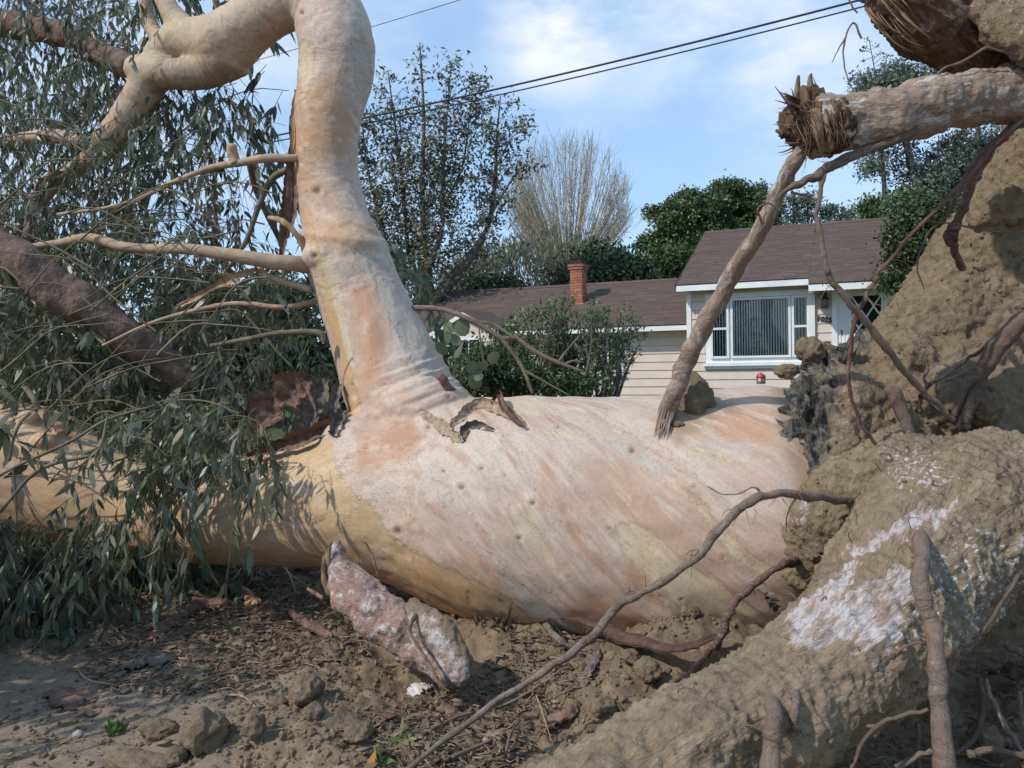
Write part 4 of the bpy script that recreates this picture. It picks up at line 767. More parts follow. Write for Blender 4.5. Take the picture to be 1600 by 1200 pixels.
for i, L in enumerate([[(1450, 1108, 2.34, 4), (1410, 1118, 2.36, 4), (1375, 1132, 2.36, 4), (1345, 1165, 2.34, 4), (1325, 1215, 2.3, 4)], [(1375, 1132, 2.36, 3), (1345, 1136, 2.38, 3), (1312, 1136, 2.4, 2.5)], [(1590, 900, 2.75, 4), (1560, 950, 2.68, 4), (1525, 1000, 2.6, 4), (1490, 1028, 2.56, 3)],
                       [(1540, 1060, 2.75, 5), (1552, 1100, 2.7, 6), (1575, 1140, 2.65, 6), (1600, 1180, 2.6, 6)], [(1530, 1060, 2.9, 7), (1535, 1100, 2.9, 7), (1528, 1140, 2.88, 6), (1510, 1165, 2.85, 5), (1470, 1190, 2.8, 5)], [(1570, 1010, 2.9, 6), (1600, 1020, 2.85, 7), (1640, 1025, 2.8, 7)],
                       [(1434, 1130, 2.6, 5), (1434, 1170, 2.6, 5), (1436, 1220, 2.6, 5)], [(1400, 1200, 2.45, 6), (1430, 1182, 2.44, 6), (1455, 1172, 2.42, 5)], [(1512, 1178, 2.6, 8), (1545, 1172, 2.58, 7), (1600, 1182, 2.56, 7)], [(1592, 1080, 2.8, 5), (1596, 1120, 2.8, 5), (1604, 1160, 2.75, 5)],
                       [(1340, 1010, 2.44, 2), (1352, 1036, 2.43, 2.4), (1362, 1052, 2.45, 1.5)], [(1420, 840, 2.72, 2), (1436, 862, 2.68, 2.4), (1446, 880, 2.66, 2.4)], [(1390, 1040, 2.46, 3), (1412, 1012, 2.44, 3), (1440, 1004, 2.42, 3)],
                       [(1346, 60, 3.3, 2.4), (1334, 35, 3.3, 2), (1322, 60, 3.3, 2), (1318, 95, 3.3, 1.6), (1328, 130, 3.3, 1), (1340, 150, 3.3, .8)], [(1322, 58, 3.3, 1.8), (1308, 80, 3.3, 1.2), (1300, 98, 3.3, .7)], [(1340, 20, 3.3, 2), (1330, 8, 3.3, 2), (1326, -10, 3.3, 2)],
                       [(1430, 160, 3.12, 1.5), (1455, 140, 3.12, 2), (1470, 110, 3.12, 2.5), (1505, 95, 3.15, 3), (1540, 77, 3.2, 3), (1575, 82, 3.2, 2)], [(1580, 30, 3.25, 2), (1585, 60, 3.25, 2), (1586, 85, 3.25, 2)],
                       [(1220, 330, 3.1, 2), (1200, 318, 3.1, 2), (1185, 326, 3.1, 2.5), (1190, 350, 3.12, 2)], [(1236, 300, 3.1, 2.5), (1262, 306, 3.1, 2), (1276, 312, 3.08, 1.5)], [(1640, 690, 3.3, 10), (1600, 705, 3.3, 10), (1570, 715, 3.35, 8)], [(1246, 776, 3.1, 2), (1232, 800, 3.1, 1.5), (1228, 832, 3.15, 1)], [(1145, 960, 3.1, 1.6), (1130, 978, 3.1, 1.6), (1122, 990, 3.1, 1)]]):
    hang(L, (M_ROOTDARK, M_ROOTGREY)[i % 2], 6, .16, 100 + i)

# ------------------------------------------------------------------ things lying about
M_CLOD = soil_material('dry_clod', (.25, .188, .12))
def clod(px, py, rpx, label, d=None, sc=(1, .9, .75), seed=0, sink=.25, mat=None, name='dirt_clod', cat='dirt clod', group='clods of dry earth', rough=.32):
    if d is None:
        rpx *= .85; p = on_ground(px, py + rpx * .55); d = proj(p)[2]; r = rpx * d / F; cen = p + [0, 0, r * sc[2] * (1 - sink)]
    else: cen = at(px, py, d); r = rpx * d / F
    V, f = ICO4; q = V * np.array(sc) * (1 + rough * fbm(V, 1.1, 3, .5, seed) + .12 * fbm(V, 4, 3, .6, seed + 1))[:, None] * r
    a = seed * 1.3; q = q @ np.array([[math.cos(a), -math.sin(a), 0], [math.sin(a), math.cos(a), 0], [0, 0, 1]]).T
    o = obj(name, q + cen, [f], mat or M_CLOD, None, True, dict(sd_char=np.ones(len(V)), sd_fleck=np.ones(len(V)))); return tag(o, label, cat, group)
clod(478, 1082, 32, 'tan lump of earth standing alone left of the broken root piece', seed=1, sc=(1, .9, .85))
clod(436, 1098, 17, 'small dark clod tucked against the left foot of the tan lump', seed=2)
clod(490, 1112, 20, 'low clod directly in front of the tan lump', seed=3)
clod(318, 1148, 42, 'largest rounded clod at the bottom of the bare soil', seed=4, sc=(1, .9, .9))
clod(250, 1138, 28, 'flat wedge of earth left of the largest rounded clod', seed=5, sc=(1.2, .8, .6))
clod(398, 1160, 24, 'upright crumbly clod right of the largest rounded clod', seed=6, sc=(.8, .8, 1.1))
clod(215, 1178, 40, 'long low slab of dried soil at the front left', seed=7, sc=(1.6, .7, .35))
clod(275, 1180, 22, 'clod at the bottom edge below the flat wedge of earth', seed=8)
clod(1012, 1088, 26, 'clod with a shadowed right face on the mound by the big root', seed=9)
clod(945, 1112, 24, 'round clod on the slope below the whip of root', seed=10)
clod(1078, 1030, 17, 'small round clod under the crooked red root', seed=11)
clod(985, 1028, 18, 'clod at the foot of the long reddish bark strip', seed=12)
clod(560, 1150, 26, 'crumbling clod in front of the white bark chip', seed=13, sc=(1.1, .9, .6))
clod(1470, 1110, 30, 'earth lump in the shade behind the hanging root', seed=14, d=3.0)
clod(1540, 1150, 26, 'dark earth lump at the lower right under the big root', seed=15, d=2.9)
clod(1084, 630, 42, 'big block of earth resting on top of the trunk', d=surf(1080, 655) + .12, sc=(.85, .7, 1.0), seed=16)
clod(1060, 664, 9, 'small crumb of earth below the block on the trunk', d=surf(1060, 664), seed=17)
clod(1266, 548, 25, 'rounded chunk of earth on the rim of the root plate beside the window', d=4.05, sc=(1.1, .8, .85), seed=18)
clod(1230, 580, 16, 'small flat chunk of earth on the rim below the window', d=4.0, sc=(1.2, .8, .65), seed=19)
clod(1534, 418, 8, 'little clod on the ledge below the red root', d=3.72, seed=20)
clod(122, 1149, 11, 'small pale grey stone on the trodden dirt', seed=21, mat=simple('pale_stone', (.36, .33, .30), (.27, .25, .23), 8, .9), name='stone', cat='stone', group=None, rough=.15, sink=.3)

# the broken chunk of root on the ground
RFE = empty('broken_root_chunk', on_ground(640, 1020)); tag(RFE, 'torn chunk of pinkish root with white scars lying in front of the trunk', 'root')
V, f = remesh(*ptube([(524, 846, 3.72, 7), (528, 868, 3.70, 14), (540, 908, 3.62, 29), (568, 942, 3.52, 38), (606, 970, 3.45, 38), (644, 1000, 3.4, 34), (678, 1030, 3.34, 28), (702, 1062, 3.28, 18)], 20, 60, .14, 7), .008, 2); N = vnormals(V, f)
V = V + N * (.018 * fbm(V, 9, 3, .55, 71) + .006 * fbm(V * [1, 1, 1], 30, 3, .6, 72))[:, None]; obj('root_core', V, f, M_PINKROOT, RFE, True, dict(bark=V * .8))
V, f = remesh(*ptube([(636, 952, 3.44, 20), (664, 976, 3.38, 30), (694, 1008, 3.32, 36), (714, 1044, 3.26, 32), (722, 1068, 3.22, 16)], 18, 40, .22, 8, flat=.75), .009, 2); N = vnormals(V, f); a, b, c = proj(V)
V = V + N * (.02 * fbm(V, 8, 3, .55, 73) + .006 * fbm(V, 30, 3, .6, 74))[:, None]
wh = np.clip(poly_sd(a, b, [(632, 950), (676, 960), (706, 1000), (740, 1040), (722, 1075), (690, 1078), (664, 1020), (640, 985)]) * c / F, -1, 1)
o = obj('root_slab', V, f, M_ROOTSOIL, RFE, True, dict(bark=V * .8, sd_white=wh + .01, sd_fleck=np.ones(len(V)))); o['label'] = 'whitish slab of the root caked with soil'
for i, L in enumerate([[(520, 890, 3.62, 5), (512, 872, 3.62, 5), (518, 845, 3.64, 2)], [(515, 930, 3.58, 5), (506, 900, 3.6, 5), (506, 868, 3.62, 1.5)], [(650, 960, 3.34, 5), (640, 985, 3.28, 5), (660, 1020, 3.2, 5), (690, 1070, 3.14, 4), (702, 1080, 3.12, 2)], [(590, 900, 3.6, 2), (582, 870, 3.62, 2), (572, 850, 3.62, 1.5), (564, 846, 3.62, 1)], [(505, 935, 3.6, 4), (480, 920, 3.65, 3)]]):
    V, f = ptube(L, 6, 16, .3, i, flat=.6); obj('splinter', V, f, M_WOOD, RFE)
def gpx(px, py, up=.0): p = on_ground(px, py); return p + [0, 0, up]
def ground_strip(L, width, mat, label, seed, curl=.6, name='bark_piece'):
    C = np.array([gpx(a, b, h) for a, b, h in L]); z = C[:, 2].copy(); C[1:-1, 2] = (z[:-2] + z[1:-1] + z[2:]) / 3 + .012; Cc = catmull(C, 26)
    o = ribbon(Cc, width, mat, name, curl, seed, None, 44, 9, None, .005, np.array([0, 0, 1.0])); return tag(o, label, 'bark', 'shed pieces of bark on the ground')
ground_strip([(840, 1012, .05), (900, 1012, .07), (980, 1012, .08), (1060, 1014, .08), (1140, 1016, .07)], .05, M_REDBARK, 'long reddish strip of bark along the foot of the trunk', 31, .35)
ground_strip([(232, 1002, .01), (270, 975, .04), (320, 962, .05), (372, 958, .03)], .05, M_STRIP, 'curved brown strip of bark left of the broken root chunk', 32, .8)
ground_strip([(358, 925, .03), (385, 945, .04), (415, 965, .02)], .05, M_WOODPALE, 'short pale flake of bark under the hanging leaves', 33, .4)
ground_strip([(456, 958, .02), (480, 985, .03), (520, 1002, .02)], .05, M_STRIP, 'ragged bark flake beside the broken root chunk', 34, .4)
ground_strip([(430, 878, .05), (470, 890, .08), (510, 902, .06)], .04, M_STRIPGREY, 'grey bark strip in the shade under the trunk', 35, .7)
ground_strip([(560, 920, .06), (620, 930, .09), (670, 945, .07), (712, 970, .03)], .05, M_STRIP, 'dark curled bark behind the broken root chunk', 36, .9)
ground_strip([(640, 1090, .02), (655, 1084, .04), (674, 1078, .02)], .045, simple('white_bark', (.66, .62, .58), (.5, .45, .42), 30, .8), 'small white chip of bark on the bare soil', 37, .3)
ground_strip([(842, 1000, .02), (872, 1012, .04), (905, 1026, .01)], .03, M_STRIPGREY, 'grey curled leaf of bark on the mound under the root whip', 38, .8)
ground_strip([(902, 1076, .01), (925, 1052, .04), (938, 1020, .03)], .022, M_STRIPGREY, 'narrow grey strip of bark standing by the bark litter', 39, .5)
ground_strip([(845, 1135, .02), (880, 1130, .05), (905, 1110, .02)], .03, M_STRIP, 'rosy curl of bark in the litter near the big root', 40, .9)
ground_strip([(80, 1080, .01), (110, 1100, .02), (150, 1118, .01)], .07, M_STRIP, 'flat pinkish sheet of bark on the trodden dirt', 41, .12)
ground_strip([(190, 1048, .01), (230, 1040, .02), (290, 1030, .01)], .07, M_STRIPGREY, 'broad brown sheet of bark in the middle of the litter', 42, .15)
# twigs long enough to pick out
def stick(pts, r, label, mat=M_TWIG, name='fallen_twig'):
    P = [gpx(a, b, h) for a, b, h in pts]; V, f = tube(P, np.linspace(r, r * .5, len(P)), 6, len(P) * 5, .2, int(pts[0][0])); return tag(obj(name, V, f, mat), label, 'twig', 'twigs on the ground')
M_GREY = simple('weathered_twig', (.42, .40, .38), (.28, .26, .24), 30, .85)
stick([(432, 888, .06), (450, 905, .05), (462, 930, .02)], .009, 'pale grey forked twig in the shadow under the trunk', M_GREY)
stick([(452, 910, .04), (475, 920, .03), (502, 934, .02)], .006, 'thin grey twig beside the forked one', M_GREY)
stick([(650, 1160, .02), (720, 1130, .03), (800, 1110, .03), (880, 1060, .04)], .008, 'straight brown twig leaning over the litter below the root whip', M_ROOTGREY)
stick([(690, 1200, .02), (760, 1165, .03), (830, 1135, .02)], .010, 'thick brown twig at the bottom centre', M_ROOTGREY)
stick([(838, 1096, .03), (846, 1130, .05), (862, 1168, .02)], .004, 'bent blond straw near the big root', M_WOODPALE)
stick([(790, 1190, .02), (798, 1160, .05), (812, 1130, .02)], .006, 'short brown twig at the bottom beside the litter', M_ROOTDARK)
stick([(120, 1048, .01), (140, 1068, .02), (200, 1078, .01)], .005, 'fine pale twig on the trodden dirt', M_WOODPALE)
stick([(345, 1090, .01), (380, 1100, .03), (410, 1120, .01)], .005, 'fine bent twig above the crumbly clod', M_WOODPALE)
sh = []
for i in range(70):
    p = gpx(rng.uniform(745, 900), rng.uniform(965, 1000)); d = norm(rng.normal(size=3) * [.8, .5, .3] + [0, 0, .8]); l = rng.uniform(.04, .14); r = rng.uniform(.003, .009); sh.append(tube([p - [0, 0, .02], p + d * l * .5 + rng.normal(size=3) * .008, p + d * l], [r, r * .7, r * .15], 4, 5, .3, i, flat=.5))
tag(obj('bark_shreds', *merge(sh), leafmat('dark_shred', [(.05, .04, .033), (.10, .075, .058), (.16, .115, .085)], .9, 0, .15)), 'dark upright shreds of bark sticking out of the soil at the foot of the trunk', 'bark', None, 'stuff')
# a few green sprigs
def sprig(px, py, n, L, label, mat, cat, up=.5, name='sprig'):
    p = on_ground(px, py); ps = []
    for i in range(n):
        d, s, nn = basis(norm(rng.normal(size=3) * [.8, .8, .3] + [0, 0, up]), rng.normal(size=3)); V, (f4, f3) = LEAFV[i % 3]; l = L * rng.uniform(.6, 1.1)
        ps.append((p + [0, 0, .01] + rng.normal(size=3) * [.012, .012, .004] + d * V[:, :1] * l + s * V[:, 1:2] * l * .42 + nn * V[:, 2:] * l, [f4, f3]))
    return tag(obj(name, *merge(ps), mat), label, cat)
M_GREEN = leafmat('fresh_green_leaf', [(.05, .13, .02), (.10, .22, .04), (.16, .26, .07)], .5, .3)
sprig(182, 1148, 26, .05, 'tiny tuft of bright green weed on the trodden dirt', M_GREEN, 'weed', 1.0, 'weed')
sprig(628, 1176, 5, .065, 'pale yellow green fallen leaves at the bottom by the litter', leafmat('yellow_leaf', [(.32, .36, .13), (.22, .30, .08)], .5, .3), 'leaves', .4, 'fallen_leaves')
sprig(600, 1198, 6, .075, 'green strap leaves at the bottom edge', M_GREEN, 'leaves', .5, 'fallen_leaves')
sprig(572, 1198, 1, .10, 'single orange leaf at the bottom edge', leafmat('orange_leaf', [(.45, .20, .05), (.45, .20, .05)], .5, .3), 'leaf', .5, 'fallen_leaf')

# litter and crumbs nobody could count
LIT = [([(160, 985), (480, 925), (540, 985), (600, 1040), (470, 1060), (330, 1085), (170, 1080), (120, 1030)], 3000), ([(690, 1070), (850, 1000), (950, 1010), (930, 1080), (830, 1150), (760, 1215), (560, 1215), (600, 1130)], 1700), ([(300, 880), (560, 890), (560, 950), (400, 960), (250, 985)], 900),
       ([(-20, 900), (300, 900), (300, 960), (160, 1000), (-20, 1005)], 900), ([(560, 920), (840, 960), (960, 1010), (840, 1010), (760, 990), (700, 960)], 700), ([(0, 1010), (560, 1010), (980, 1080), (820, 1215), (0, 1215)], 220), ([(1440, 1080), (1610, 1040), (1610, 1215), (1300, 1215)], 260)]
def zground(P): return np.array(hz_(P[:, 0], P[:, 1]))
def drop(poly, n):
    q = sample_poly(poly, n); r = FW + RT * ((q[:, 0:1] - 800) / F) + UP * ((600 - q[:, 1:2]) / F); t = (0.02 - CAM[2]) / r[:, 2:]; P = CAM + r * t; P[:, 2] = zground(P); return P
lv, chips, tws = [], [], []
for poly, n in LIT:
    P = drop(poly, n)
    for i, p in enumerate(P):
        k = rng.random()
        if k < .34:
            d, s, nn = basis(norm(rng.normal(size=3) * [1, 1, .22]), norm(rng.normal(size=3) * [1, 1, .35])); V, ff = LEAFV[i % 3]; l = rng.uniform(.018, .075); lv.append((p + [0, 0, .008] + d * V[:, :1] * l + s * V[:, 1:2] * l * rng.uniform(.10, .28) + nn * V[:, 2:] * l, ff))
        elif k < .78:
            a = rng.uniform(0, 2 * pi); l = rng.uniform(.02, .14) * rng.uniform(.4, 1); dv = np.array([math.cos(a), math.sin(a), rng.uniform(-.1, .25)]) * l; r = rng.uniform(.0012, .0035)
            tws.append(tube([p + [0, 0, .008] - dv * .5, p + [rng.normal() * .006, rng.normal() * .006, .012], p + [0, 0, .008] + dv * .5], [r, r, r * .5], 4, 4, cap=False))
        else:
            a = rng.uniform(0, 2 * pi); l = rng.uniform(.006, .032); w = l * rng.uniform(.12, .5); dx = np.array([math.cos(a), math.sin(a), rng.uniform(-.3, .3)]); dy = np.array([-math.sin(a), math.cos(a), rng.uniform(-.4, .4)]); b = p + [0, 0, .012]
            V = np.array([b - dx * l - dy * w, b + dx * l - dy * w * rng.uniform(.3, 1), b + dx * l * rng.uniform(.5, 1) + dy * w, b - dx * l + dy * w * .8]); t = np.array([0, 0, .004]); chips.append(hexa(np.vstack([V, V + t])))
M_LITTER = leafmat('dry_fallen_leaf', [(.13, .09, .058), (.19, .13, .085), (.085, .062, .045), (.26, .20, .135), (.09, .11, .06), (.15, .105, .07), (.15, .18, .09)], .75, .1, .2)
M_CHIP = leafmat('bark_chip', [(.22, .13, .09), (.15, .10, .075), (.32, .235, .16), (.10, .075, .058)], .85, 0, .2)
M_TW2 = leafmat('dead_twig', [(.22, .165, .12), (.13, .095, .07), (.32, .25, .18), (.17, .12, .09)], .85, 0, .2)
for nm, ps, mt, lb in (('leaf_litter', lv, M_LITTER, 'scatter of dead and green leaves on the earth'), ('twig_litter', tws, M_TW2, 'scatter of broken fine twigs on the earth'), ('bark_litter', chips, M_CHIP, 'scatter of small bark chips on the earth')):
    tag(obj(nm, *merge(ps), mt), lb, 'litter', None, 'stuff')
cr = []
V0, f0 = ico(1); V0 = V0 * (1 + .25 * gnoise(V0 * 2.1))[:, None]
for poly, n in [([(-20, 1000), (560, 1000), (700, 1080), (600, 1215), (-20, 1215)], 1500), ([(400, 1040), (700, 1040), (680, 1215), (330, 1215)], 1200), ([(700, 980), (1240, 985), (1000, 1120), (880, 1170), (820, 1060)], 1600), ([(1250, 1100), (1610, 1020), (1610, 1215), (1250, 1215)], 600)]:
    for p in drop(poly, n): cr.append((V0 * rng.uniform(.6, 1.2, 3) * (.003 + .014 * rng.random() ** 4) + p + [0, 0, .002], [f0]))
tag(obj('soil_crumbs', *merge(cr), soil_material('crumb_soil', (.27, .20, .125), plain=True), None, False), 'loose crumbs of earth strewn over the ground', 'soil', None, 'stuff')
# crumbs clinging to the root plate
pick = rng.choice(len(RV), 7000, replace=False); pk2 = rng.choice(len(QV), 3000, replace=False)
cr = [(V0 * rng.uniform(.6, 1.2, 3) * (.003 + .017 * rng.random() ** 5) + RV[i], [f0]) for i in pick if char[i] > 0] + [(V0 * rng.uniform(.6, 1.2, 3) * (.002 + .010 * rng.random() ** 5) + QV[i], [f0]) for i in pk2 if white[i] > .02]
obj('soil_crumbs', *merge(cr), bpy.data.materials['crumb_soil'], TREE, False, kind='stuff')

# fine hair roots that bristle from the earth, the big root and the whip
hr = []
for src, nrm_, n_, lo_, hi_ in ((RV, RN, 420, .04, .22), (QV, QN, 200, .02, .11)):
    for i in rng.choice(len(src), n_, replace=False):
        l = rng.uniform(lo_, hi_) * rng.uniform(.4, 1); d = norm(nrm_[i] * .7 + rng.normal(size=3) * .6 + [0, 0, -.25]); p = src[i]
        hr.append(tube([p - nrm_[i] * .01, p + d * l * .35 + rng.normal(size=3) * .012, p + d * l * .7 + rng.normal(size=3) * .02 + [0, 0, -.02], p + d * l + rng.normal(size=3) * .02 + [0, 0, -.05 * l / .2]], np.array([1, .8, .6, .3]) * rng.uniform(.0012, .0035), 3, 8, cap=False))
for k in range(60):
    a, b, c_ = [(1235, 772, 3.1), (1160, 790, 3.0), (1090, 868, 2.92), (1005, 926, 2.9), (935, 985, 2.9), (1185, 908, 3.2), (1140, 958, 3.1), (1112, 1016, 3.1), (1300, 440, 3.08), (1325, 248, 3.06), (1500, 330, 3.45)][k % 11]
    p = at(a + rng.normal() * 16, b + rng.normal() * 5, c_); d = norm(rng.normal(size=3) * [.6, .4, .6]); l = rng.uniform(.02, .09); hr.append(tube([p, p + d * l * .5 + rng.normal(size=3) * .008, p + d * l + [0, 0, -.02]], [.0018, .0014, .0006], 3, 7, cap=False))
obj('hair_roots', *merge(hr), M_ROOTDARK, TREE, kind='stuff', attrs=None)

# small red topped lantern shape that peeps over the trunk
LE = empty('garden_lantern', at(1189, 604, 5.2)); tag(LE, 'small lantern with a red domed cap and pale panes peeping over the trunk', 'lantern')
lc = at(1189, 590, 5.2); s = 4.2 / F
def lathe(prof, c, segs=16, name='part', mat=None, parent=None):
    pr = np.array(prof, float); a = np.linspace(0, 2 * pi, segs, endpoint=False); n = len(pr)
    V = np.stack([np.outer(pr[:, 0], np.cos(a)), np.outer(pr[:, 0], np.sin(a)), np.repeat(pr[:, 1][:, None], segs, 1)], -1).reshape(-1, 3) + c
    i = np.arange(n - 1)[:, None] * segs; j = np.arange(segs)[None]; j2 = (j + 1) % segs
    return obj(name, V, [np.stack([i + j, i + j2, i + segs + j2, i + segs + j], -1).reshape(-1, 4)], mat, parent)
lathe([(9 * s, 0), (9.3 * s, 1 * s), (8 * s, 5 * s), (5 * s, 7.5 * s), (1.5 * s, 8.4 * s), (1.2 * s, 10 * s), (.05 * s, 10.2 * s)], lc, 18, 'cap', simple('red_enamel', (.50, .035, .03), (.40, .03, .03), 30, .35, .5), LE)
lathe([(.1 * s, -10 * s), (7 * s, -10 * s), (8 * s, -5 * s), (7.4 * s, .2 * s)], lc, 12, 'glass_body', simple('milky_pane', (.62, .64, .63), (.42, .42, .40), 200, .3, .5), LE)
for k in range(6):
    a = k * pi / 3 + .3; V, f = box(-.9 * s, .9 * s, -.9 * s, .9 * s, -10 * s, .5 * s); obj('bar', V + lc + np.array([math.cos(a), math.sin(a), 0]) * 8 * s, f, M_ROOTDARK, LE, False)
lathe([(.1 * s, -12 * s), (8.5 * s, -12 * s), (8.5 * s, -10 * s), (.1 * s, -10 * s)], lc, 12, 'base', M_ROOTDARK, LE)

# ------------------------------------------------------------------ the house
HA = math.radians(67); O = at(1170, 567, 18.0); O[2] = 0.30
HU = np.array([math.sin(HA), -math.cos(HA), 0]); HN = np.array([-math.cos(HA), -math.sin(HA), 0])
HOUSE = empty('ranch_house', O, HA - pi / 2); tag(HOUSE, 'single storey cream house with brown shingle roof and white picture window', 'house')
ZB = 0.30                                           # local z = world z - ZB
M_SIDE = simple('cream_painted_siding', (.68, .575, .485), (.62, .52, .435), 3, .6, .3); M_WHITE = simple('white_trim_paint', (.80, .80, .79), (.74, .74, .73), 5, .5, .4)
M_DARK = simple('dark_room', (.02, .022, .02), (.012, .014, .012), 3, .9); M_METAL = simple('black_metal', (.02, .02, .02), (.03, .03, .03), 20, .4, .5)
M_SLAT = simple('blind_vinyl', (.74, .74, .69), (.70, .70, .65), 5, .6); M_EDGE = simple('dark_roof_edge', (.045, .035, .032), (.03, .025, .022), 10, .8)
M_SHING = leafmat('asphalt_shingle', [(.105, .077, .064), (.12, .088, .073), (.11, .081, .067), (.138, .102, .085), (.116, .085, .071)], .95, 0, .15)
M_BRICK = leafmat('chimney_brick', [(.36, .13, .075), (.42, .17, .10), (.31, .11, .07), (.45, .20, .12)], .9, 0, .2); M_MORTAR = simple('mortar', (.42, .30, .23), (.36, .26, .2), 30, .9)
gm = NT('window_glass', .03, .5); tr = gm.n('ShaderNodeBsdfTransparent'); tr.inputs[0].default_value = (.90, .92, .91, 1); gl = gm.n('ShaderNodeBsdfGlossy'); gl.inputs['Roughness'].default_value = .02; fr = gm.n('ShaderNodeFresnel'); fr.inputs[0].default_value = 1.3
mx = gm.n('ShaderNodeMixShader'); gm.l(gm.math('ADD', fr.outputs[0], .015), mx.inputs[0]); gm.l(tr.outputs[0], mx.inputs[1]); gm.l(gl.outputs[0], mx.inputs[2]); gm.l(mx.outputs[0], gm.out.inputs[0]); M_GLASS = gm.m
def hb(name, x0, x1, y0, y1, z0, z1, mat, parent=HOUSE, label=None):
    """box in house coordinates: x along the front, y back from it, z above the ground at 0.3"""
    V, f = box(x0, x1, y0, y1, z0 - ZB, z1 - ZB); o = obj(name, V, f, mat, parent, False)
    if label: o['label'] = label
    return o
OFF[HOUSE.name] = np.zeros(3)
def hm(name, V, f, mat, parent=HOUSE, smooth=False, kind=None):
    V = np.array(V, float); V[:, 2] -= ZB; return obj(name, V, f, mat, parent, smooth, None, kind)
def board(x0, x1, y, z, h=.2, parent=HOUSE):
    g = .009; V = [[x0, y - .030, z + g], [x1, y - .030, z + g], [x1, y + .004, z + g], [x0, y + .004, z + g], [x0, y - .010, z + h], [x1, y - .010, z + h], [x1, y + .004, z + h], [x0, y + .004, z + h]]
    V, f = hexa(V); return hm('siding_board', V, f, M_SIDE)
hb('wall', -1.34, 6.0, .006, 7.2, .20, 2.86, M_SIDE); 
wz = [.17 + .2 * k for k in range(14)]
for z in wz:
    if z < .95: board(-1.27, 1.75, 0, z)
    elif z < 2.7: board(-1.27, -.96, 0, z); board(1.40, 1.75, 0, z)
hb('corner_board', -1.375, -1.27, -.045, .06, .2, 2.86, M_WHITE)
hb('frieze_board', -1.27, 1.42, -.030, .004, 2.745, 2.86, M_SIDE)
V = np.array([[-1.345, .007, 2.80], [-1.345, 7.2, 2.80], [-1.345, 3.6, 4.50]]); V = np.vstack([V, V + [.05, 0, 0]]); hm('gable_wall', V, [np.array([[0, 1, 2], [5, 4, 3]]), np.array([[0, 3, 4, 1], [1, 4, 5, 2], [2, 5, 3, 0]])], M_SIDE)
# picture window
PW = hb('picture_window', -.95, 1.40, -.035, .004, 1.095, 2.74, M_WHITE, label='wide white picture window with vertical blinds')
OFF[PW.name] = np.zeros(3)
hb('window_sill', -1.0, 1.42, -.13, -.037, 1.085, 1.16, M_WHITE, PW); hb('window_apron', -.97, 1.40, -.075, -.037, 1.02, 1.083, M_WHITE, PW)
hb('side_trim', 1.27, 1.41, -.10, -.037, 1.162, 2.735, M_WHITE, PW); hb('head_trim', -.95, 1.265, -.08, -.037, 2.62, 2.735, M_WHITE, PW)
def sash(x0, x1, z0, z1, mid=False, nsl=0, dark=False):
    hb('window_back', x0, x1, -.040, -.0365, z0, z1, M_DARK, PW)
    t = .05
    hb('window_frame', x0 - t, x0, -.092, -.038, z0 - t, z1 + t, M_WHITE, PW); hb('window_frame', x1, x1 + t, -.092, -.038, z0 - t, z1 + t, M_WHITE, PW)
    hb('window_frame', x0, x1, -.090, -.038, z1, z1 + t, M_WHITE, PW); hb('window_frame', x0, x1, -.090, -.038, z0 - t, z0, M_WHITE, PW)
    if mid: hb('meeting_rail', x0, x1, -.088, -.041, (z0 + z1) / 2 - .025, (z0 + z1) / 2 + .025, M_WHITE, PW)
    for i in range(nsl):
        xc = x0 + (x1 - x0) * (i + .5) / nsl; w = .016 if not dark else .010
        V, f = box(-w, w, -.002, .002, z0 + .01, z1 - .01); a = .35; R = np.array([[math.cos(a), -math.sin(a), 0], [math.sin(a), math.cos(a), 0], [0, 0, 1]])
        V = V @ R.T + [xc, -.056, 0]; hm('blind_slat', V, f, M_SLAT, PW)
    V, f = box(x0, x1, -.078, -.076, z0, z1); hm('pane', V, f, M_GLASS, PW)
sash(-.33, .86, 1.31, 2.56, False, 21); sash(-.78, -.47, 1.31, 2.56, True, 5, True); sash(.98, 1.24, 1.31, 2.56, True, 4, True)
# door side: porch recess, door, lantern, number
hb('door_casing', 1.75, 1.86, -.05, .0055, .3, 2.66, M_WHITE); hb('porch_wall', 1.86, 3.6, -.012, .0055, .3, 2.66, M_WHITE)
for x in (1.90, 1.975, 2.04): hb('casing_moulding', x, x + .03, -.032, -.013, .3, 2.30, M_WHITE)
hb('frieze_trim', 1.75, 3.6, -.05, .0055, 2.662, 2.80, M_WHITE)
DR = hb('front_door', 2.08, 3.02, -.034, -.013, .35, 2.62, M_WHITE, label='white front door with a crossed pane window'); OFF[DR.name] = np.zeros(3)
hb('door_glass', 2.14, 2.72, -.038, -.0345, 1.62, 2.54, M_DARK, DR)
for i, (xa, za, xb, zb) in enumerate([(2.14, 2.54, 2.43, 2.08), (2.43, 2.54, 2.14, 2.08), (2.43, 2.54, 2.72, 2.08), (2.72, 2.54, 2.43, 2.08), (2.14, 2.08, 2.43, 1.62), (2.43, 2.08, 2.14, 1.62), (2.43, 2.08, 2.72, 1.62), (2.72, 2.08, 2.43, 1.62)]):
    e = np.array([xb - xa, 0, zb - za]); L_ = np.linalg.norm(e); e /= L_; w = np.cross(e, [0, 1, 0]) * .016; y0 = -.046 - .002 * (i % 2)
    q = np.array([[xa, 0, za] - w, [xa, 0, za] + w, [xb, 0, zb] + w, [xb, 0, zb] - w]); V, f = hexa(np.vstack([q + [0, -.0385, 0], q + [0, y0, 0]])); hm('muntin', V, f, M_WHITE, DR)
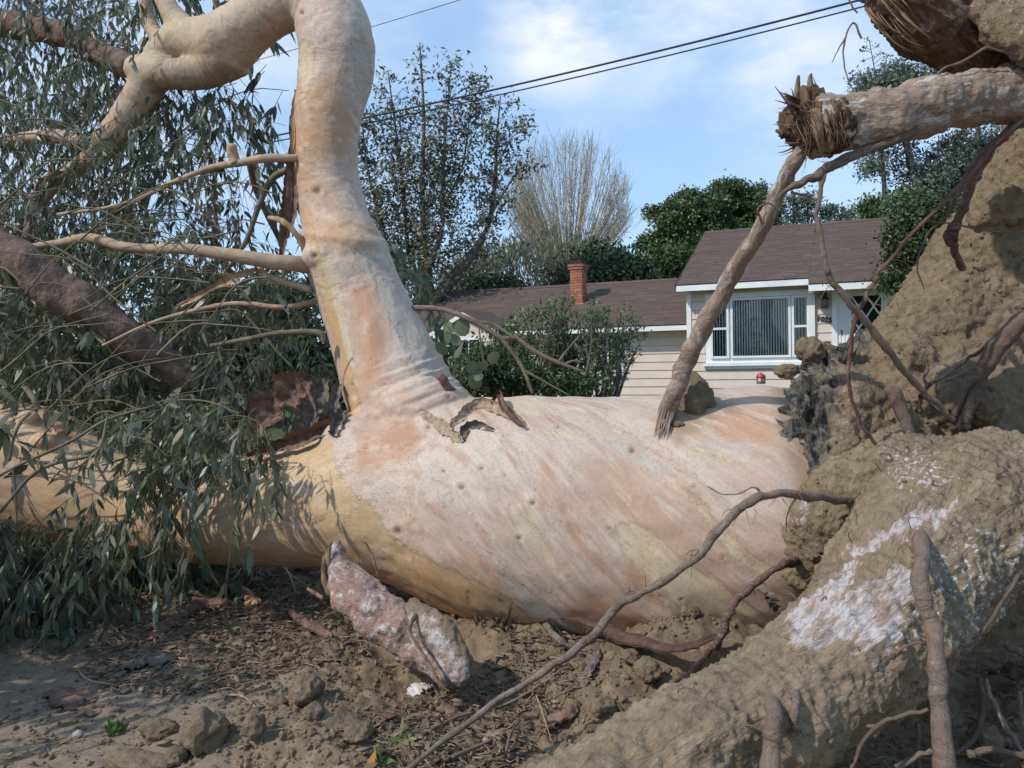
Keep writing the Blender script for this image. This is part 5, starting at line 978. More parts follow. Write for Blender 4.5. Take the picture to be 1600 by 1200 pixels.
hb('window_frame', 2.10, 2.14, -.05, -.0345, 1.58, 2.58, M_WHITE, DR); hb('window_frame', 2.72, 2.76, -.05, -.0345, 1.58, 2.58, M_WHITE, DR); hb('window_frame', 2.14, 2.72, -.05, -.0345, 2.54, 2.58, M_WHITE, DR)
hb('door_bell', 1.93, 1.955, -.045, -.033, 1.72, 1.83, M_METAL)
WL = hb('wall_lantern', 1.56, 1.66, -.045, -.027, 2.36, 2.54, M_METAL, label='black carriage lantern beside the door'); OFF[WL.name] = np.zeros(3)
def lantern_part(name, r0, r1, z0, z1, mat, c=(1.61, -.12)):
    V = np.array([[c[0] + sx * r, c[1] + sy * r, z] for r, z in ((r0, z0), (r1, z1)) for sx, sy in ((-1, -1), (1, -1), (1, 1), (-1, 1))]); V, f = hexa(V); hm(name, V, f, mat, WL)
lantern_part('lantern_cap', .10, .035, 2.50, 2.55, M_METAL); lantern_part('lantern_crown', .05, .05, 2.552, 2.64, M_METAL); lantern_part('lantern_glass', .045, .055, 2.34, 2.498, simple('smoky_glass', (.10, .10, .11), (.16, .16, .17), 8, .1, .6)); lantern_part('lantern_base', .062, .062, 2.31, 2.338, M_METAL)
for sx in (-1, 1):
    for sy in (-1, 1): lantern_part('lantern_bar', .008, .008, 2.338, 2.50, M_METAL, (1.61 + sx * .055, -.12 + sy * .055))
for i, ch in enumerate('1025'):
    fc = bpy.data.curves.new('digit', 'FONT'); fc.body = ch; fc.size = .155; fc.extrude = .006; fc.offset = .007; fc.align_x = 'CENTER'; fc.fill_mode = 'BOTH'
    fo = bpy.data.objects.new('digit', fc); COL.objects.link(fo); dg = bpy.context.evaluated_depsgraph_get(); dg.update(); me = bpy.data.meshes.new_from_object(fo.evaluated_get(dg)); bpy.data.objects.remove(fo)
    me.materials.append(M_METAL); o = bpy.data.objects.new('house_number', me); COL.objects.link(o); o.parent = HOUSE
    o.matrix_local = Matrix.Translation((1.475 + i * .078, -.036, 2.035 - ZB - i * .014)) @ Matrix.Rotation(pi / 2, 4, 'X') @ Matrix.Rotation(math.radians(-8), 4, 'Z')
# roofs: deck plus overlapping shingles
def roof(x0, x1, ye, ze, yr, zr, name, eave_front, fx=None):
    sl = (zr - ze) / (yr - ye); L_ = math.hypot(yr - ye, zr - ze); dy, dz = (yr - ye) / L_, (zr - ze) / L_; nv = np.array([0, -dz, dy])
    V = np.array([[x0, ye, ze], [x1, ye, ze], [x1, yr, zr], [x0, yr, zr], [x1, 2 * yr - ye, ze], [x0, 2 * yr - ye, ze]], float); V = np.vstack([V, V - [0, 0, .10]])
    f = [np.array([[0, 1, 2, 3], [3, 2, 4, 5], [9, 8, 7, 6], [11, 10, 8, 9], [0, 6, 7, 1], [5, 4, 10, 11], [1, 7, 8, 2], [2, 8, 10, 4], [0, 3, 9, 6], [3, 5, 11, 9]])]
    R_ = hm(name, V, f, M_EDGE); OFF[R_.name] = np.zeros(3); ps = []; n = int(L_ / .135)
    for k in range(n):
        s0, s1 = k * L_ / n - .01, (k + 1) * L_ / n + .02; x = x0 - rng.uniform(0, .3)
        while x < x1:
            w = rng.uniform(.2, .42); a, b = max(x, x0), min(x + w - .004, x1); x += w
            if b - a < .03: continue
            o_ = rng.uniform(-.012, .006); h = .011 + rng.uniform(-.003, .004)
            p0 = np.array([0, ye, ze]) + np.array([0, dy, dz]) * (s0 + o_); p1 = np.array([0, ye, ze]) + np.array([0, dy, dz]) * s1
            V = [[a, *(p0 + nv * .002)[1:]], [b, *(p0 + nv * .002)[1:]], [b, *(p1 + nv * .002)[1:]], [a, *(p1 + nv * .002)[1:]], [a, *(p0 + nv * h)[1:]], [b, *(p0 + nv * h)[1:]], [b, *(p1 + nv * .005)[1:]], [a, *(p1 + nv * .005)[1:]]]; ps.append(hexa(V))
    V, f = merge(ps); hm('shingles', V, f, M_SHING, R_, False, 'stuff')
    xx, ps = x0, []
    while xx < x1: ps.append(hexa([[xx, yr - .12, zr - .12 * sl + .012], [min(xx + .3, x1), yr - .12, zr - .12 * sl + .008], [min(xx + .3, x1), yr, zr + .018], [xx, yr, zr + .024], [xx, yr - .12, zr - .12 * sl + .03], [min(xx + .3, x1), yr - .12, zr - .12 * sl + .024], [min(xx + .3, x1), yr, zr + .034], [xx, yr, zr + .044]])); xx += .27
    V, f = merge(ps); hm('ridge_shingles', V, f, M_SHING, R_, False, 'stuff'); return R_
roof(-1.52, 1.31, -.42, 2.955, 3.6, 4.66, 'roof', True); roof(1.312, 6.4, -.78, 2.80, 3.6, 4.655, 'roof', True)
hb('fascia_board', -1.52, 1.30, -.46, -.425, 2.80, 2.925, M_WHITE); hb('fascia_board', 1.315, 6.4, -.82, -.785, 2.64, 2.77, M_WHITE); hb('fascia_return', 1.27, 1.31, -.425, -.05, 2.79, 2.86, M_WHITE)
hb('soffit', -1.52, 1.30, -.424, .004, 2.815, 2.84, M_SIDE); hb('soffit', 1.315, 6.4, -.784, .004, 2.70, 2.72, M_WHITE); hb('fascia_end', 1.315, 1.40, -.784, -.055, 2.62, 2.699, M_WHITE)
V = np.array([[-1.56, -.46, 2.89], [-1.52, -.46, 2.89], [-1.52, 3.6, 4.595], [-1.56, 3.6, 4.595], [-1.56, -.46, 2.95], [-1.52, -.46, 2.95], [-1.52, 3.6, 4.655], [-1.56, 3.6, 4.655]]); V, f = hexa(V); hm('rake_board', V, f, M_EDGE)
# lower wing on the left
hb('wall', -10.0, -1.36, .606, 6.4, .0, 1.99, M_SIDE)
for k in range(9): board(-10.0, -1.385, .6, .19 + .2 * k)
roof(-9.75, -1.355, .18, 2.08, 3.5, 3.43, 'roof', True)
hb('fascia_board', -9.75, -1.36, .14, .176, 1.94, 2.05, M_WHITE); hb('soffit', -9.75, -1.36, .178, .60, 1.95, 1.97, M_SIDE)
def small_window(x0, x1, y, z0, z1, nv=1):
    fr_ = hb('window', x0 - .07, x1 + .07, y - .04, y, z0 - .07, z1 + .07, M_WHITE); OFF[fr_.name] = np.zeros(3)
    hb('window_back', x0, x1, y - .043, y - .0405, z0, z1, M_DARK, fr_); hb('pane', x0, x1, y - .05, y - .048, z0, z1, M_GLASS, fr_)
    for i in range(nv): xm = x0 + (x1 - x0) * (i + 1) / (nv + 1); hb('muntin', xm - .015, xm + .015, y - .058, y - .044, z0, z1, M_WHITE, fr_)
    hb('muntin', x0, x1, y - .056, y - .0445, (z0 + z1) / 2 - .015, (z0 + z1) / 2 + .015, M_WHITE, fr_); hb('window_sill', x0 - .1, x1 + .1, y - .10, y - .041, z0 - .12, z0 - .071, M_WHITE, fr_)
small_window(-3.75, -3.12, .57, 1.0, 1.84)
# little front gable of the wing
hb('wall', -7.78, -6.16, -.30, .60, .0, 2.10, M_SIDE)
for k in range(9): board(-7.78, -6.16, -.306, .19 + .2 * k)
V = np.array([[-7.78, -.3, 2.10], [-6.16, -.3, 2.10], [-6.97, -.3, 2.52]]); V = np.vstack([V, V + [0, 1.4, 0]]); hm('gable_wall', V, [np.array([[0, 1, 2], [5, 4, 3]]), np.array([[0, 3, 4, 1], [1, 4, 5, 2], [2, 5, 3, 0]])], M_SIDE)
for sx in (-1, 1):
    e = -6.97 + sx * 1.0; V = np.array([[-6.97, -.42, 2.60], [e, -.42, 2.07], [e, 1.5, 2.07], [-6.97, 2.0, 2.60]]); V, f = hexa(np.vstack([V - [0, 0, .05], V + [0, 0, .03]])); hm('gable_roof', V, f if sx > 0 else [f[0][:, ::-1]], M_SHING)
    V = np.array([[-6.97, -.45, 2.45], [e, -.45, 1.93], [e, -.425, 1.93], [-6.97, -.425, 2.45], [-6.97, -.45, 2.56], [e, -.45, 2.03], [e, -.425, 2.03], [-6.97, -.425, 2.56]]); V, f = hexa(V); hm('rake_board', V, f if sx > 0 else [f[0][:, ::-1]], M_WHITE)
small_window(-7.4, -6.55, -.332, 1.0, 1.85, 2)
# brick chimney, brick by brick (a few pixels each)
CH = hb('chimney', -4.84, -4.53, 1.90, 2.32, 2.6, 3.86, M_MORTAR, label='red brick chimney on the lower wing'); OFF[CH.name] = np.zeros(3); ps = []
for k in range(17):
    z0 = 2.62 + k * .073; fl = .03 if k == 15 else (.05 if k == 16 else 0); off = .10 * (k % 2)
    for (ax, a0, a1, c, sgn) in (('x', -4.84 - fl, -4.53 + fl, 1.90 - fl, -1), ('y', 1.90 - fl, 2.32 + fl, -4.53 + fl, 1), ('y', 1.90 - fl, 2.32 + fl, -4.84 - fl, -1)):
        q = a0 - off
        while q < a1 - .02:
            b0, b1 = max(q, a0), min(q + .19, a1); q += .2
            if b1 - b0 < .03: continue
            th = .012 + rng.uniform(0, .004) + (fl if fl else 0)
            if ax == 'x': ps.append(box(b0, b1, min(c, c + sgn * th) if not fl else c - .012, max(c, c + sgn * th) if not fl else c + fl, z0, z0 + .063))
            else: ps.append(box(min(c, c + sgn * th) if not fl else c - .012 * (sgn < 0) - fl * (sgn > 0), max(c, c + sgn * th) if not fl else c + .012 * (sgn > 0) + fl * (sgn < 0), b0 + .001, b1, z0 + .0005, z0 + .0625))
V, f = merge(ps); hm('bricks', V, f, M_BRICK, CH, False, 'stuff')
hb('chimney_cap', -4.85, -4.52, 1.89, 2.33, 3.865, 3.99, M_EDGE, CH); hb('chimney_lid', -4.87, -4.50, 1.87, 2.35, 3.992, 4.01, M_EDGE, CH)
hb('flashing', -4.90, -4.47, 1.84, 1.87, 2.76, 2.80, simple('copper_flashing', (.48, .24, .11), (.40, .20, .10), 20, .6), CH)
# ------------------------------------------------------------------ vegetation
M_BARKGREY = simple('grey_tree_bark', (.16, .14, .125), (.10, .09, .08), 9, .95, .1, .8, .03); M_BARKTAN = simple('tan_twig_bark', (.44, .38, .28), (.33, .285, .21), 9, .9, .1)
def cards(P, size, orient='any', asp=.5, seed=0):
    """rhombic leaves with a crease, 2 triangles each"""
    r = np.random.default_rng(seed); n = len(P); sz = size * r.uniform(.6, 1.3, (n, 1))
    if orient == 'up': d = norm(r.normal(size=(n, 3)) * [.35, .35, .2] + [0, 0, 1])
    elif orient == 'down': d = norm(r.normal(size=(n, 3)) * [.5, .5, .3] + [0, 0, -1])
    else: d = norm(r.normal(size=(n, 3)) + [0, 0, .25])
    d, s, nn = basis(d, r.normal(size=(n, 3))); V = np.stack([P - d * sz * .5, P + s * sz * asp * .5 + nn * sz * .06, P + d * sz * .5, P - s * sz * asp * .5 + nn * sz * .06], 1).reshape(-1, 3); b = np.arange(n)[:, None] * 4
    return V, [np.vstack([b + [0, 1, 2], b + [0, 2, 3]])]
def clumps(blobs, r, k=60, rad=.22, shell=.55):
    out = []
    for px, py, d, rx, ry, rd, n in blobs:
        c = at(px, py, d); ax, az = rx * d / F, ry * d / F
        q = norm(r.normal(size=(n, 3))) * (r.uniform(0, 1, (n, 1)) ** (shell)); cen = c + RT * q[:, :1] * ax + np.array([0, 0, 1]) * q[:, 2:] * az + np.array([0, 1, 0]) * q[:, 1:2] * rd
        m = r.integers(int(k * .5), int(k * 1.5), n)
        for cc, mm in zip(cen, m): out.append(cc + r.normal(size=(mm, 3)) * rad * r.uniform(.5, 1.3) * [1, 1, .75])
    P = np.vstack(out); return P[P[:, 2] > .35]
def plant(name, label, cat, px, d, zb, stems, blobs, leaf, lmat, bmat, k=50, rad=.2, asp=.5, orient='any', group=None, seed=0, shell=.6, segs=6):
    b = at(px, 560, d); b[2] = zb; e = empty(name, b); tag(e, label, cat, group)
    if stems:
        ps = [ptube([(q[0], q[1], q[2], q[3]) for q in L], segs, len(L) * 5, .15, i) for i, L in enumerate(stems)]; obj('trunk' if cat in ('tree',) else 'stem', *merge(ps), bmat, e)
    P = clumps(blobs, np.random.default_rng(seed + 50), k, rad, shell); V, f = cards(P, leaf, orient, asp, seed); obj('crown' if cat == 'tree' else 'foliage', V, f, lmat, e, False, None, 'stuff'); return e
M_LDARK = leafmat('dark_evergreen_leaf', [(.03, .048, .022), (.06, .088, .036), (.095, .13, .055), (.042, .064, .028)], .45, .15, .45, 1.1)
M_LFICUS = leafmat('bright_evergreen_leaf', [(.04, .07, .022), (.08, .13, .04), (.135, .19, .065), (.055, .09, .03)], .4, .2, .5, 1.1)
M_LMAG = leafmat('magnolia_leaf', [(.075, .085, .05), (.14, .145, .085), (.18, .135, .08), (.095, .108, .06), (.26, .24, .16), (.13, .14, .08)], .4, .15, .5, 1.1)
M_LSHRUB = leafmat('shrub_leaf', [(.05, .085, .028), (.10, .155, .05), (.16, .22, .08), (.075, .12, .04)], .45, .25, .45, 1.1)
M_LBRUSH = leafmat('grey_green_brush', [(.13, .15, .085), (.21, .22, .14), (.27, .265, .18), (.16, .18, .10)], .7, .2, .2)
M_LOAK = leafmat('grey_oak_leaf', [(.075, .10, .07), (.13, .165, .115), (.20, .23, .18), (.095, .125, .08)], .5, .2, .4, 1.1)
# magnolia: upright limbs with whorls of leaves, thin at the top
def magnolia():
    d0 = 24.0; b = at(668, 620, d0); b[2] = .33; e = empty('magnolia_tree', b); tag(e, 'tall dark magnolia with thin upright leafy limbs behind the rising stem', 'tree')
    r = np.random.default_rng(3); limbs = [[(668, 640, d0, 22), (666, 540, d0, 20), (664, 450, d0, 17), (662, 370, d0, 13), (660, 280, d0, 9), (662, 180, d0, 6), (656, 66, d0, 2)], [(664, 460, d0, 12), (640, 400, d0 + .3, 10), (630, 300, d0 + .4, 7), (618, 200, d0 + .5, 4), (606, 110, d0 + .5, 2)],
             [(662, 430, d0, 11), (690, 360, d0 - .3, 9), (692, 260, d0 - .3, 7), (700, 160, d0 - .3, 3), (705, 95, d0 - .3, 1.5)], [(668, 480, d0, 12), (720, 420, d0, 11), (760, 360, d0 + .2, 10), (773, 290, d0 + .2, 8), (776, 220, d0 + .2, 5), (782, 150, d0 + .2, 2)],
             [(776, 260, d0 + .2, 4), (800, 215, d0, 2), (822, 205, d0, 1)], [(664, 440, d0, 9), (615, 400, d0, 8), (590, 330, d0, 6), (572, 250, d0, 4), (566, 190, d0, 2)], [(690, 330, d0, 6), (722, 260, d0, 4), (735, 170, d0, 2), (740, 120, d0, 1)], [(770, 330, d0, 5), (800, 280, d0, 3), (818, 260, d0, 1)]]
    obj('trunk', *merge([ptube([(a, b_, c, q * (.85 if b_ > 400 else .42)) for a, b_, c, q in L], 8, len(L) * 6, .12, i) for i, L in enumerate(limbs)]), M_BARKGREY, e)
    tw, pts = [], []
    for L in limbs:
        P, rr = pw(L); C = catmull(P, 60)
        for i in range(22 if len(L) < 4 else 95):
            t = r.uniform(.22, 1) if len(L) > 3 else r.uniform(.1, 1); c = C[int(t * 59)]; px, py, dd = proj(c[None]); py = py[0]
            if py > 560: continue
            dens = np.interp(py, [60, 200, 350, 480, 560], [.35, .75, 1.0, 1.0, .45])
            if r.random() > dens: continue
            l = 1.65 * r.uniform(.15, .75) * np.interp(py, [60, 200, 420], [.35, .75, 1.15]); dv = norm(r.normal(size=3) * [1, 1, .3] + [0, 0, .55]); tip = c + dv * l
            tw.append(tube([c, c + dv * l * .5 + [0, 0, -.02], tip], [.010, .006, .003], 3, 4, cap=False)); m = r.integers(7, 16) if py > 180 else r.integers(4, 9)
            for s in np.linspace(.45, 1, 3): pts.append(c + dv * l * s + r.normal(size=(m // 2 + 1, 3)) * .12)
    for px, py, rx, ry, n in [(600, 430, 36, 60, 110), (690, 400, 46, 60, 120), (745, 330, 30, 60, 50), (630, 300, 36, 80, 100), (770, 400, 26, 40, 26), (650, 500, 46, 40, 40), (610, 560, 40, 40, 50), (585, 340, 22, 80, 110), (665, 330, 46, 90, 130), (690, 250, 30, 70, 60), (640, 230, 30, 60, 60), (660, 160, 26, 40, 26), (640, 470, 40, 50, 90)]:
        for i in range(n):
            c = at(px + r.normal() * rx * .6, py + r.normal() * ry * .6, d0 + r.normal() * .5); pts.append(c + r.normal(size=(r.integers(5, 12), 3)) * .14)
    obj('twigs', *merge(tw), M_BARKGREY, e, kind='stuff'); V, f = cards(np.vstack(pts), .165, 'any', .40, 9); obj('crown', V, f, M_LMAG, e, False, None, 'stuff')
magnolia()
# bare tree: fan of whippy stems
def bare():
    d0 = 34.; b = at(892, 470, d0); b[2] = .5; e = empty('bare_tree', b); tag(e, 'leafless round headed tree with a fan of fine pale twigs behind the roof', 'tree'); r = np.random.default_rng(4); ps = []; tw = []
    ps.append(ptube([(890, 600, d0, 9), (890, 500, d0, 9), (890, 440, d0, 8)], 8, 10)); 
    for i in range(120):
        ph = r.uniform(-1, 1) * math.radians(108); q_ = r.uniform(.82, 1.03); tx_ = 890 + 92 * math.sin(ph) * q_; top = 326 - 110 * math.cos(ph) * q_; dd = d0 + r.normal() * 1.1
        bx = 890 + math.sin(ph) * 12; L = [(bx, 446, d0, 1.1), (bx + (tx_ - bx) * .30, 446 + (top - 446) * .34, dd, .8), (bx + (tx_ - bx) * .68, 446 + (top - 446) * .68, dd, .5), (tx_, top, dd, .25)]; ps.append(ptube(L, 5, 16, .1, i)); P, q = pw(L); C = catmull(P, 30)
        for j in range(42):
            k = r.integers(9, 30); c = C[k]; l = r.uniform(.25, 1.0); dv = norm(norm(C[min(k + 1, 29)] - C[k - 1]) + r.normal(size=3) * .42 + [0, 0, .1]); m = c + dv * l * .5
            tw.append(tube([c, m, c + norm(dv + [0, 0, .25]) * l], [.009, .006, .004], 3, 4, cap=False))
    obj('trunk', *merge(ps), M_BARKTAN, e); obj('twigs', *merge(tw), M_BARKTAN, e, kind='stuff')
bare()
# grey green brush and hedge behind the roof
def brush():
    d0 = 29.; b = at(850, 460, d0); b[2] = .5; e = empty('brushy_shrub', b); tag(e, 'feathery grey green brush spreading behind the lower roof', 'shrub'); r = np.random.default_rng(6); tw, P = [], []
    for i in range(900):
        px = r.uniform(690, 990); top = np.interp(px, [690, 740, 800, 850, 900, 960, 990], [410, 392, 368, 356, 362, 385, 400]) + r.normal() * 9; py = r.uniform(top, 470); dd = d0 + r.normal() * .9; l = r.uniform(14, 34)
        lean = (px - 850) / 300 * 10 + r.normal() * 5; Q = pw([(px, py + l, dd, .7), (px + lean * .4, py + l * .5, dd, .5), (px + lean, py, dd, .25)]); tw.append(tube(*Q, 3, 4, cap=False)); C = catmull(Q[0], 10); P.append(C[r.integers(2, 10, 16)] + r.normal(size=(16, 3)) * .10)
    obj('stem', *merge(tw), M_BARKTAN, e, kind='stuff'); V, f = cards(np.vstack(P), .20, 'up', .26, 6); obj('foliage', V, f, M_LBRUSH, e, False, None, 'stuff')
brush()
plant('hedge', 'dark clipped hedge behind the chimney', 'hedge', 950, 27.5, .5, None, [(950, 425, 27.5, 50, 30, 1.0, 120), (985, 432, 27.3, 26, 24, .8, 60), (900, 440, 27.2, 40, 24, 1., 60), (760, 455, 27.0, 60, 16, .8, 60), (935, 400, 27.8, 26, 14, .6, 30)], .17, M_LDARK, M_BARKGREY, 70, .28, .5, seed=7)
plant('round_headed_tree', 'dense rounded dark green tree behind the main roof', 'tree', 1100, 32, .5, [[(1100, 560, 32, 12), (1100, 470, 32, 11), (1096, 400, 32, 8), (1080, 340, 32, 4)], [(1100, 450, 32, 8), (1130, 380, 32, 6), (1150, 330, 32, 3)]],
      [(1055, 350, 32, 36, 34, 1.4, 80), (1108, 328, 32, 42, 30, 1.6, 90), (1165, 328, 32.5, 38, 28, 1.4, 70), (1050, 400, 31.6, 40, 34, 1.4, 90), (1120, 385, 32, 70, 44, 1.6, 150), (1190, 335, 33, 22, 22, .9, 24), (1030, 425, 31, 24, 18, .8, 50), (1140, 296, 32.2, 24, 12, .8, 24), (1022, 335, 32, 12, 10, .5, 8), (1014, 380, 31.6, 12, 14, .5, 10), (1075, 306, 32, 16, 10, .5, 10), (1180, 302, 32.4, 14, 9, .5, 8), (1052, 318, 32, 12, 8, .4, 6)], .155, M_LFICUS, M_BARKGREY, 110, .17, .5, seed=8, shell=.45)
# small trees on the skyline
for i, (px, top, bot, w) in enumerate([(1215, 312, 380, 13), (1240, 302, 380, 12), (1262, 300, 380, 12), (1292, 318, 380, 17), (1318, 324, 380, 14)]):
    plant('slender_tree', ['thin airy tree on the skyline nearest the round headed tree', 'second thin airy tree of the skyline row, its stem leaning', 'tallest thin airy tree in the gap between two hanging roots', 'bushier small tree behind the ridge right of the hanging grey root', 'small rounded tree behind the ridge just left of the agave'][i], 'tree', px, 55, .55,
          [[(px + 2, bot + 130, 55, 2.2), (px, (top + bot) / 2, 55, 1.5), (px - 3, top + 5, 55, .5)], [(px + 7, bot, 55, 1.1), (px + 6, top + 14, 55, .5)]], [(px, top + 12, 55, w, 12, .8, 16), (px + 2, top + 34, 55, w * .9, 14, .8, 14), (px - 2, top + 52, 55, w, 8, .8, 6)], .24, M_LOAK, M_BARKGREY, 30, .32, .5, seed=20 + i, group='thin trees on the skyline')
plant('rounded_tree', 'small round green tree behind the ridge beside the dark pole', 'tree', 1368, 46, .5, [[(1368, 480, 46, 3), (1368, 350, 46, 2)]], [(1364, 330, 46, 18, 18, .9, 40)], .24, M_LFICUS, M_BARKGREY, 50, .3, .5, seed=27)
# agave behind the ridge and its old flower stalk
AG = empty('agave', [*at(1342, 350, 26)[:2], .5]); tag(AG, 'blue grey agave with sword leaves showing over the ridge', 'plant')
for k in range(9):
    a = (k - 4) * .26; V, f = ptube([(1340, 385, 26, 5), (1340 + math.sin(a) * 26, 385 - math.cos(a) * 26, 26 + (k % 3 - 1) * .2, 5), (1340 + math.sin(a) * 48, 385 - math.cos(a) * 50, 26 + (k % 3 - 1) * .4, .6)], 6, 9, 0, 0, flat=.5); obj('leaf_blade', V, f, simple('agave_blade', (.16, .21, .20), (.11, .15, .15), 6, .6) if k == 0 else bpy.data.materials['agave_blade'], AG)
SK = empty('agave_stalk', [*at(1368, 400, 24)[:2], .5]); tag(SK, 'tall thin flower stalk with small pods rising above the right hand tree', 'plant')
V, f = ptube([(1384, 480, 24, 1.4), (1376, 200, 24, 1.2), (1368, 120, 24, 1.), (1358, 62, 24, .6)], 6, 24); obj('stem', V, f, M_LOAK, SK)
for i, (a, b, c, e2) in enumerate([(1360, 78, 1350, 74), (1361, 82, 1349, 80), (1364, 76, 1372, 72), (1362, 96, 1376, 73 + 10), (1366, 100, 1382, 88), (1364, 90, 1350, 95), (1368, 110, 1384, 106), (1366, 108, 1356, 112), (1362, 66, 1354, 62)]):
    V, f = ptube([(a, b, 24, .5), ((a + c) / 2, (b + e2) / 2 - 1, 24, .5), (c, e2, 24, .4)], 4, 6); obj('side_stem', V, f, M_LOAK, SK); r = np.random.default_rng(i); P = at(c, e2, 24) + r.normal(size=(12, 3)) * .05; V, f = cards(P, .08, 'any', .6, i); obj('pod_cluster', V, f, M_LDARK, SK, False)
# large grey green tree behind the roots on the right
plant('spreading_oak', 'big loose grey green tree behind the torn roots on the right', 'tree', 1470, 22, .4, [[(1480, 640, 22, 16), (1470, 480, 22, 14), (1450, 360, 22, 10), (1420, 240, 22, 6), (1400, 150, 22, 3)], [(1470, 420, 22, 9), (1510, 300, 22, 7), (1530, 200, 22, 4)], [(1455, 330, 22, 6), (1410, 290, 22, 3)]],
      [(1365, 150, 22, 36, 30, .9, 44), (1410, 130, 22.3, 46, 34, .9, 50), (1450, 150, 22.5, 50, 40, .9, 50), (1395, 175, 22, 50, 26, .8, 50), (1440, 250, 22.3, 50, 40, 1., 26), (1500, 250, 22.3, 60, 50, 1.2, 40), (1550, 240, 22.3, 50, 60, 1.2, 50), (1440, 300, 22.3, 44, 36, 1., 44), (1500, 320, 22.3, 60, 50, 1.2, 90), (1370, 215, 22, 28, 20, .8, 22), (1364, 262, 22, 16, 14, .5, 10), (1540, 340, 22, 50, 60, 1.2, 80)], .115, M_LOAK, M_BARKGREY, 80, .20, .45, seed=30, shell=.5)
plant('leafy_bush', 'darker green bush at the right end of the house roof', 'bush', 1430, 15.6, .4, [[(1450, 620, 15.6, 8), (1440, 450, 15.6, 6), (1420, 380, 15.6, 3)], [(1445, 450, 15.6, 4), (1400, 432, 15.5, 2), (1372, 446, 15.4, 1)]], [(1425, 340, 15.6, 32, 30, .5, 60), (1460, 350, 15.6, 40, 50, .6, 90), (1415, 390, 15.6, 26, 26, .4, 50), (1440, 420, 15.6, 40, 30, .5, 60), (1386, 440, 15.4, 10, 7, .2, 8), (1402, 444, 15.4, 10, 12, .2, 9), (1490, 400, 15.6, 40, 50, .6, 60), (1400, 372, 15.6, 14, 12, .3, 12)], .095, M_LDARK, M_BARKGREY, 55, .13, .5, seed=31)
plant('flowering_bush', 'light yellow green bush behind the roof end under the big tree', 'bush', 1425, 20, .4, None, [(1420, 320, 20, 30, 16, .5, 40), (1450, 335, 20, 40, 20, .6, 50), (1500, 350, 20, 40, 30, .6, 60)], .12, M_LSHRUB, M_BARKGREY, 50, .17, .5, seed=32)
# shrub in front of the wing
def front_shrub():
    d0 = 13.5; b = at(880, 640, d0); b[2] = .3; e = empty('garden_shrub', b); tag(e, 'tall open twiggy shrub with fresh green tips in front of the lower wing', 'shrub'); r = np.random.default_rng(12); ps, P = [], []
    for i in range(88):
        bx = r.uniform(760, 960); tx_ = bx + (bx - 880) * .35 + r.normal() * 26; tx_ = np.clip(tx_, 705, 1018)
        top = np.interp(tx_, [700, 760, 800, 850, 890, 930, 980, 1020], [560, 520, 490, 470, 458, 468, 475, 520]) + abs(r.normal()) * 34; dd = d0 + r.normal() * .35
        L = [(bx, 650, d0, 2.8), (bx + (tx_ - bx) * .35 + r.normal() * 7, 590, dd, 2.1), (bx + (tx_ - bx) * .7 + r.normal() * 7, (590 + top) / 2, dd, 1.4), (tx_, top, dd, .6)]; ps.append(ptube(L, 4, 14)); C = catmull(pw(L)[0], 40)
        for j in range(12):
            k = r.integers(10, 39); c = C[k]; l = r.uniform(.1, .34); dv = norm(r.normal(size=3) * [1, 1, .5] + [0, 0, .55]); ps.append(tube([c, c + dv * l * .5 + [0, 0, .01], c + dv * l + [0, 0, .03]], [.007, .005, .003], 3, 4, cap=False))
            q = 9 if tx_ < 930 else 4
            m = r.integers(2, q + 2); P.append(c + dv * l * r.uniform(.3, 1.05, (m, 1)) + r.normal(size=(m, 3)) * .045)
        m = 8; P.append(C[-1] + r.normal(size=(m, 3)) * .05)
    obj('stem', *merge(ps), M_BARKGREY, e); V, f = cards(np.vstack(P), .085, 'any', .45, 12); obj('foliage', V, f, M_LSHRUB, e, False, None, 'stuff')
front_shrub()
plant('low_dark_shrub', 'low dense dark shrub at the foot of the open twiggy one', 'shrub', 790, 12.6, .3, None, [(760, 575, 12.6, 50, 30, .5, 40), (820, 592, 12.6, 60, 22, .5, 46), (890, 604, 12.6, 60, 14, .5, 30), (730, 600, 12.6, 40, 22, .5, 24)], .085, M_LDARK, M_BARKGREY, 45, .13, .45, seed=13)
# dark growth far behind the fallen crown
plant('dark_evergreen', 'dark evergreen mass behind the fallen crown at the far left', 'tree', 40, 13, .3, [[(40, 700, 13, 14), (40, 500, 13, 10)]], [(20, 560, 13, 80, 60, .9, 130), (100, 590, 13, 60, 40, .8, 70), (-40, 500, 13, 70, 80, .9, 110), (30, 470, 13, 40, 40, .8, 40)], .14, M_LDARK, M_BARKGREY, 60, .22, .4, seed=40)
plant('dark_evergreen', 'dark evergreen shrubs behind the crotch of the fallen tree', 'tree', 330, 14, .3, [[(330, 700, 14, 14), (330, 520, 14, 10)]], [(220, 560, 14, 80, 60, .9, 120), (330, 560, 14, 90, 70, 1., 150), (440, 560, 14, 80, 70, 1., 140), (520, 590, 14, 50, 50, .8, 60), (300, 470, 14, 60, 40, .8, 50), (430, 470, 14, 60, 40, .8, 50)], .14, M_LDARK, M_BARKGREY, 60, .22, .4, seed=41)
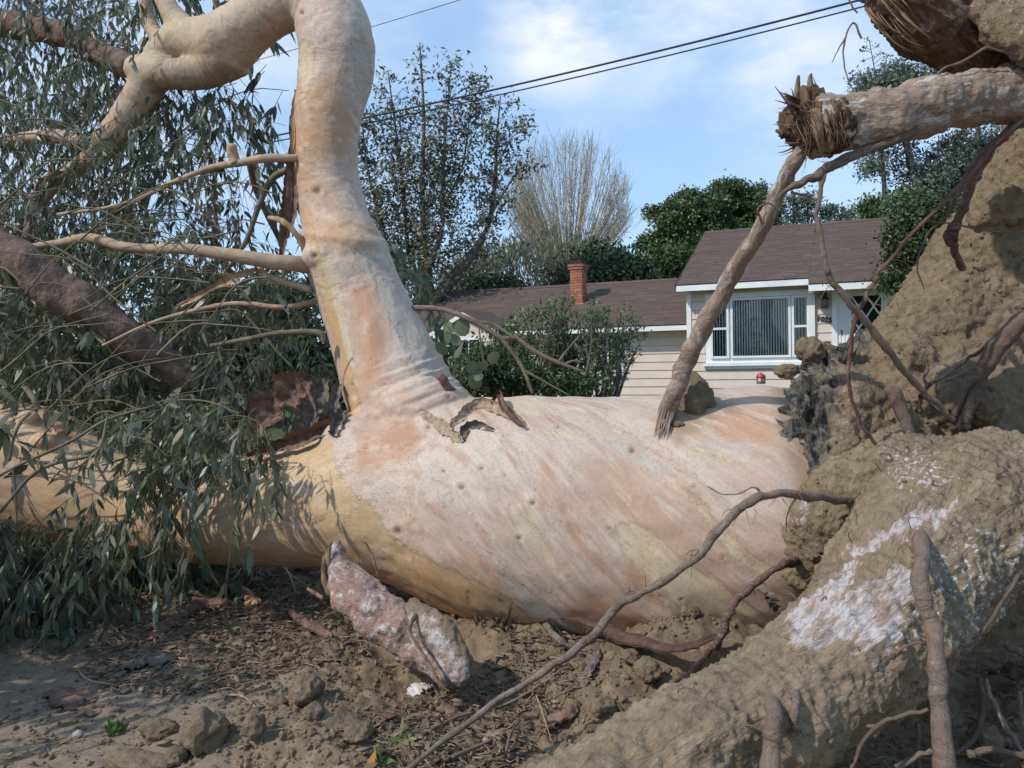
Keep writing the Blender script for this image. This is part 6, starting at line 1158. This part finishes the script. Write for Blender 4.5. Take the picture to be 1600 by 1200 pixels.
plant('dark_evergreen', 'dark shrub between the rising stem and the magnolia trunk', 'tree', 620, 16, .3, [[(620, 700, 16, 8), (620, 560, 16, 5)]], [(600, 530, 16, 40, 60, .8, 80), (660, 570, 16, 50, 40, .8, 70), (590, 440, 16, 30, 50, .7, 50), (700, 590, 16, 36, 26, .6, 40)], .14, M_LDARK, M_BARKGREY, 55, .2, .45, seed=42)

# ------------------------------------------------------------------ wires, pole, far roof
M_CABLE = simple('black_cable', (.03, .035, .04), (.04, .045, .05), 30, .6, .3)
def wire(a, b, r, label, sag=.25):
    A, B = at(*a), at(*b); P = [A + (B - A) * t - np.array([0, 0, sag * 4 * t * (1 - t)]) for t in np.linspace(0, 1, 9)]; V, f = tube(P, r, 6, 60); return tag(obj('power_line', V, f, M_CABLE), label, 'power line', 'overhead lines')
wire((420, 214, 15), (1480, -36, 11), .017, 'upper thick cable of the pair crossing the sky', .10); wire((420, 223, 15.1), (1480, -24, 11.1), .012, 'lower cable just beneath the thick one', .10); wire((300, 122, 16), (900, -58, 14), .007, 'thin single wire high behind the arching limb', .05)
UPE = empty('utility_pole', [*at(1384, 400, 30)[:2], .4]); tag(UPE, 'slim dark pole standing in the big tree behind the ridge', 'pole')
V, f = ptube([(1390, 520, 30, 4.2), (1385, 345, 30, 3.8), (1378, 245, 30, 3.4), (1372, 180, 30, 3.2)], 10, 20, .03); obj('pole', V, f, simple('weathered_pole', (.085, .08, .085), (.06, .058, .06), 6, .9), UPE)
V, f = box(-.07, .07, -.05, .05, -.9, .9); V = V @ np.array([[0, 0, 1], [0, 1, 0], [1, 0, 0]]).T + at(1374, 192, 30); obj('crossarm', V, f, bpy.data.materials['weathered_pole'], UPE, False)
FB = empty('neighbour_house', [*at(985, 420, 48)[:2], .6]); tag(FB, 'edge of a pale flat roofed house far behind the hedge', 'house')
c = at(985, 420, 48)
V, f = box(-2.2, 4.0, -.6, 5, -4.0, .35); obj('wall', V + c, f, simple('pale_orange_wall', (.50, .38, .24), (.46, .35, .22), 2, .8), FB, False)
V, f = box(-2.5, 4.3, -.9, 5.3, .353, .62); obj('roof', V + c, f, M_WHITE, FB, False)
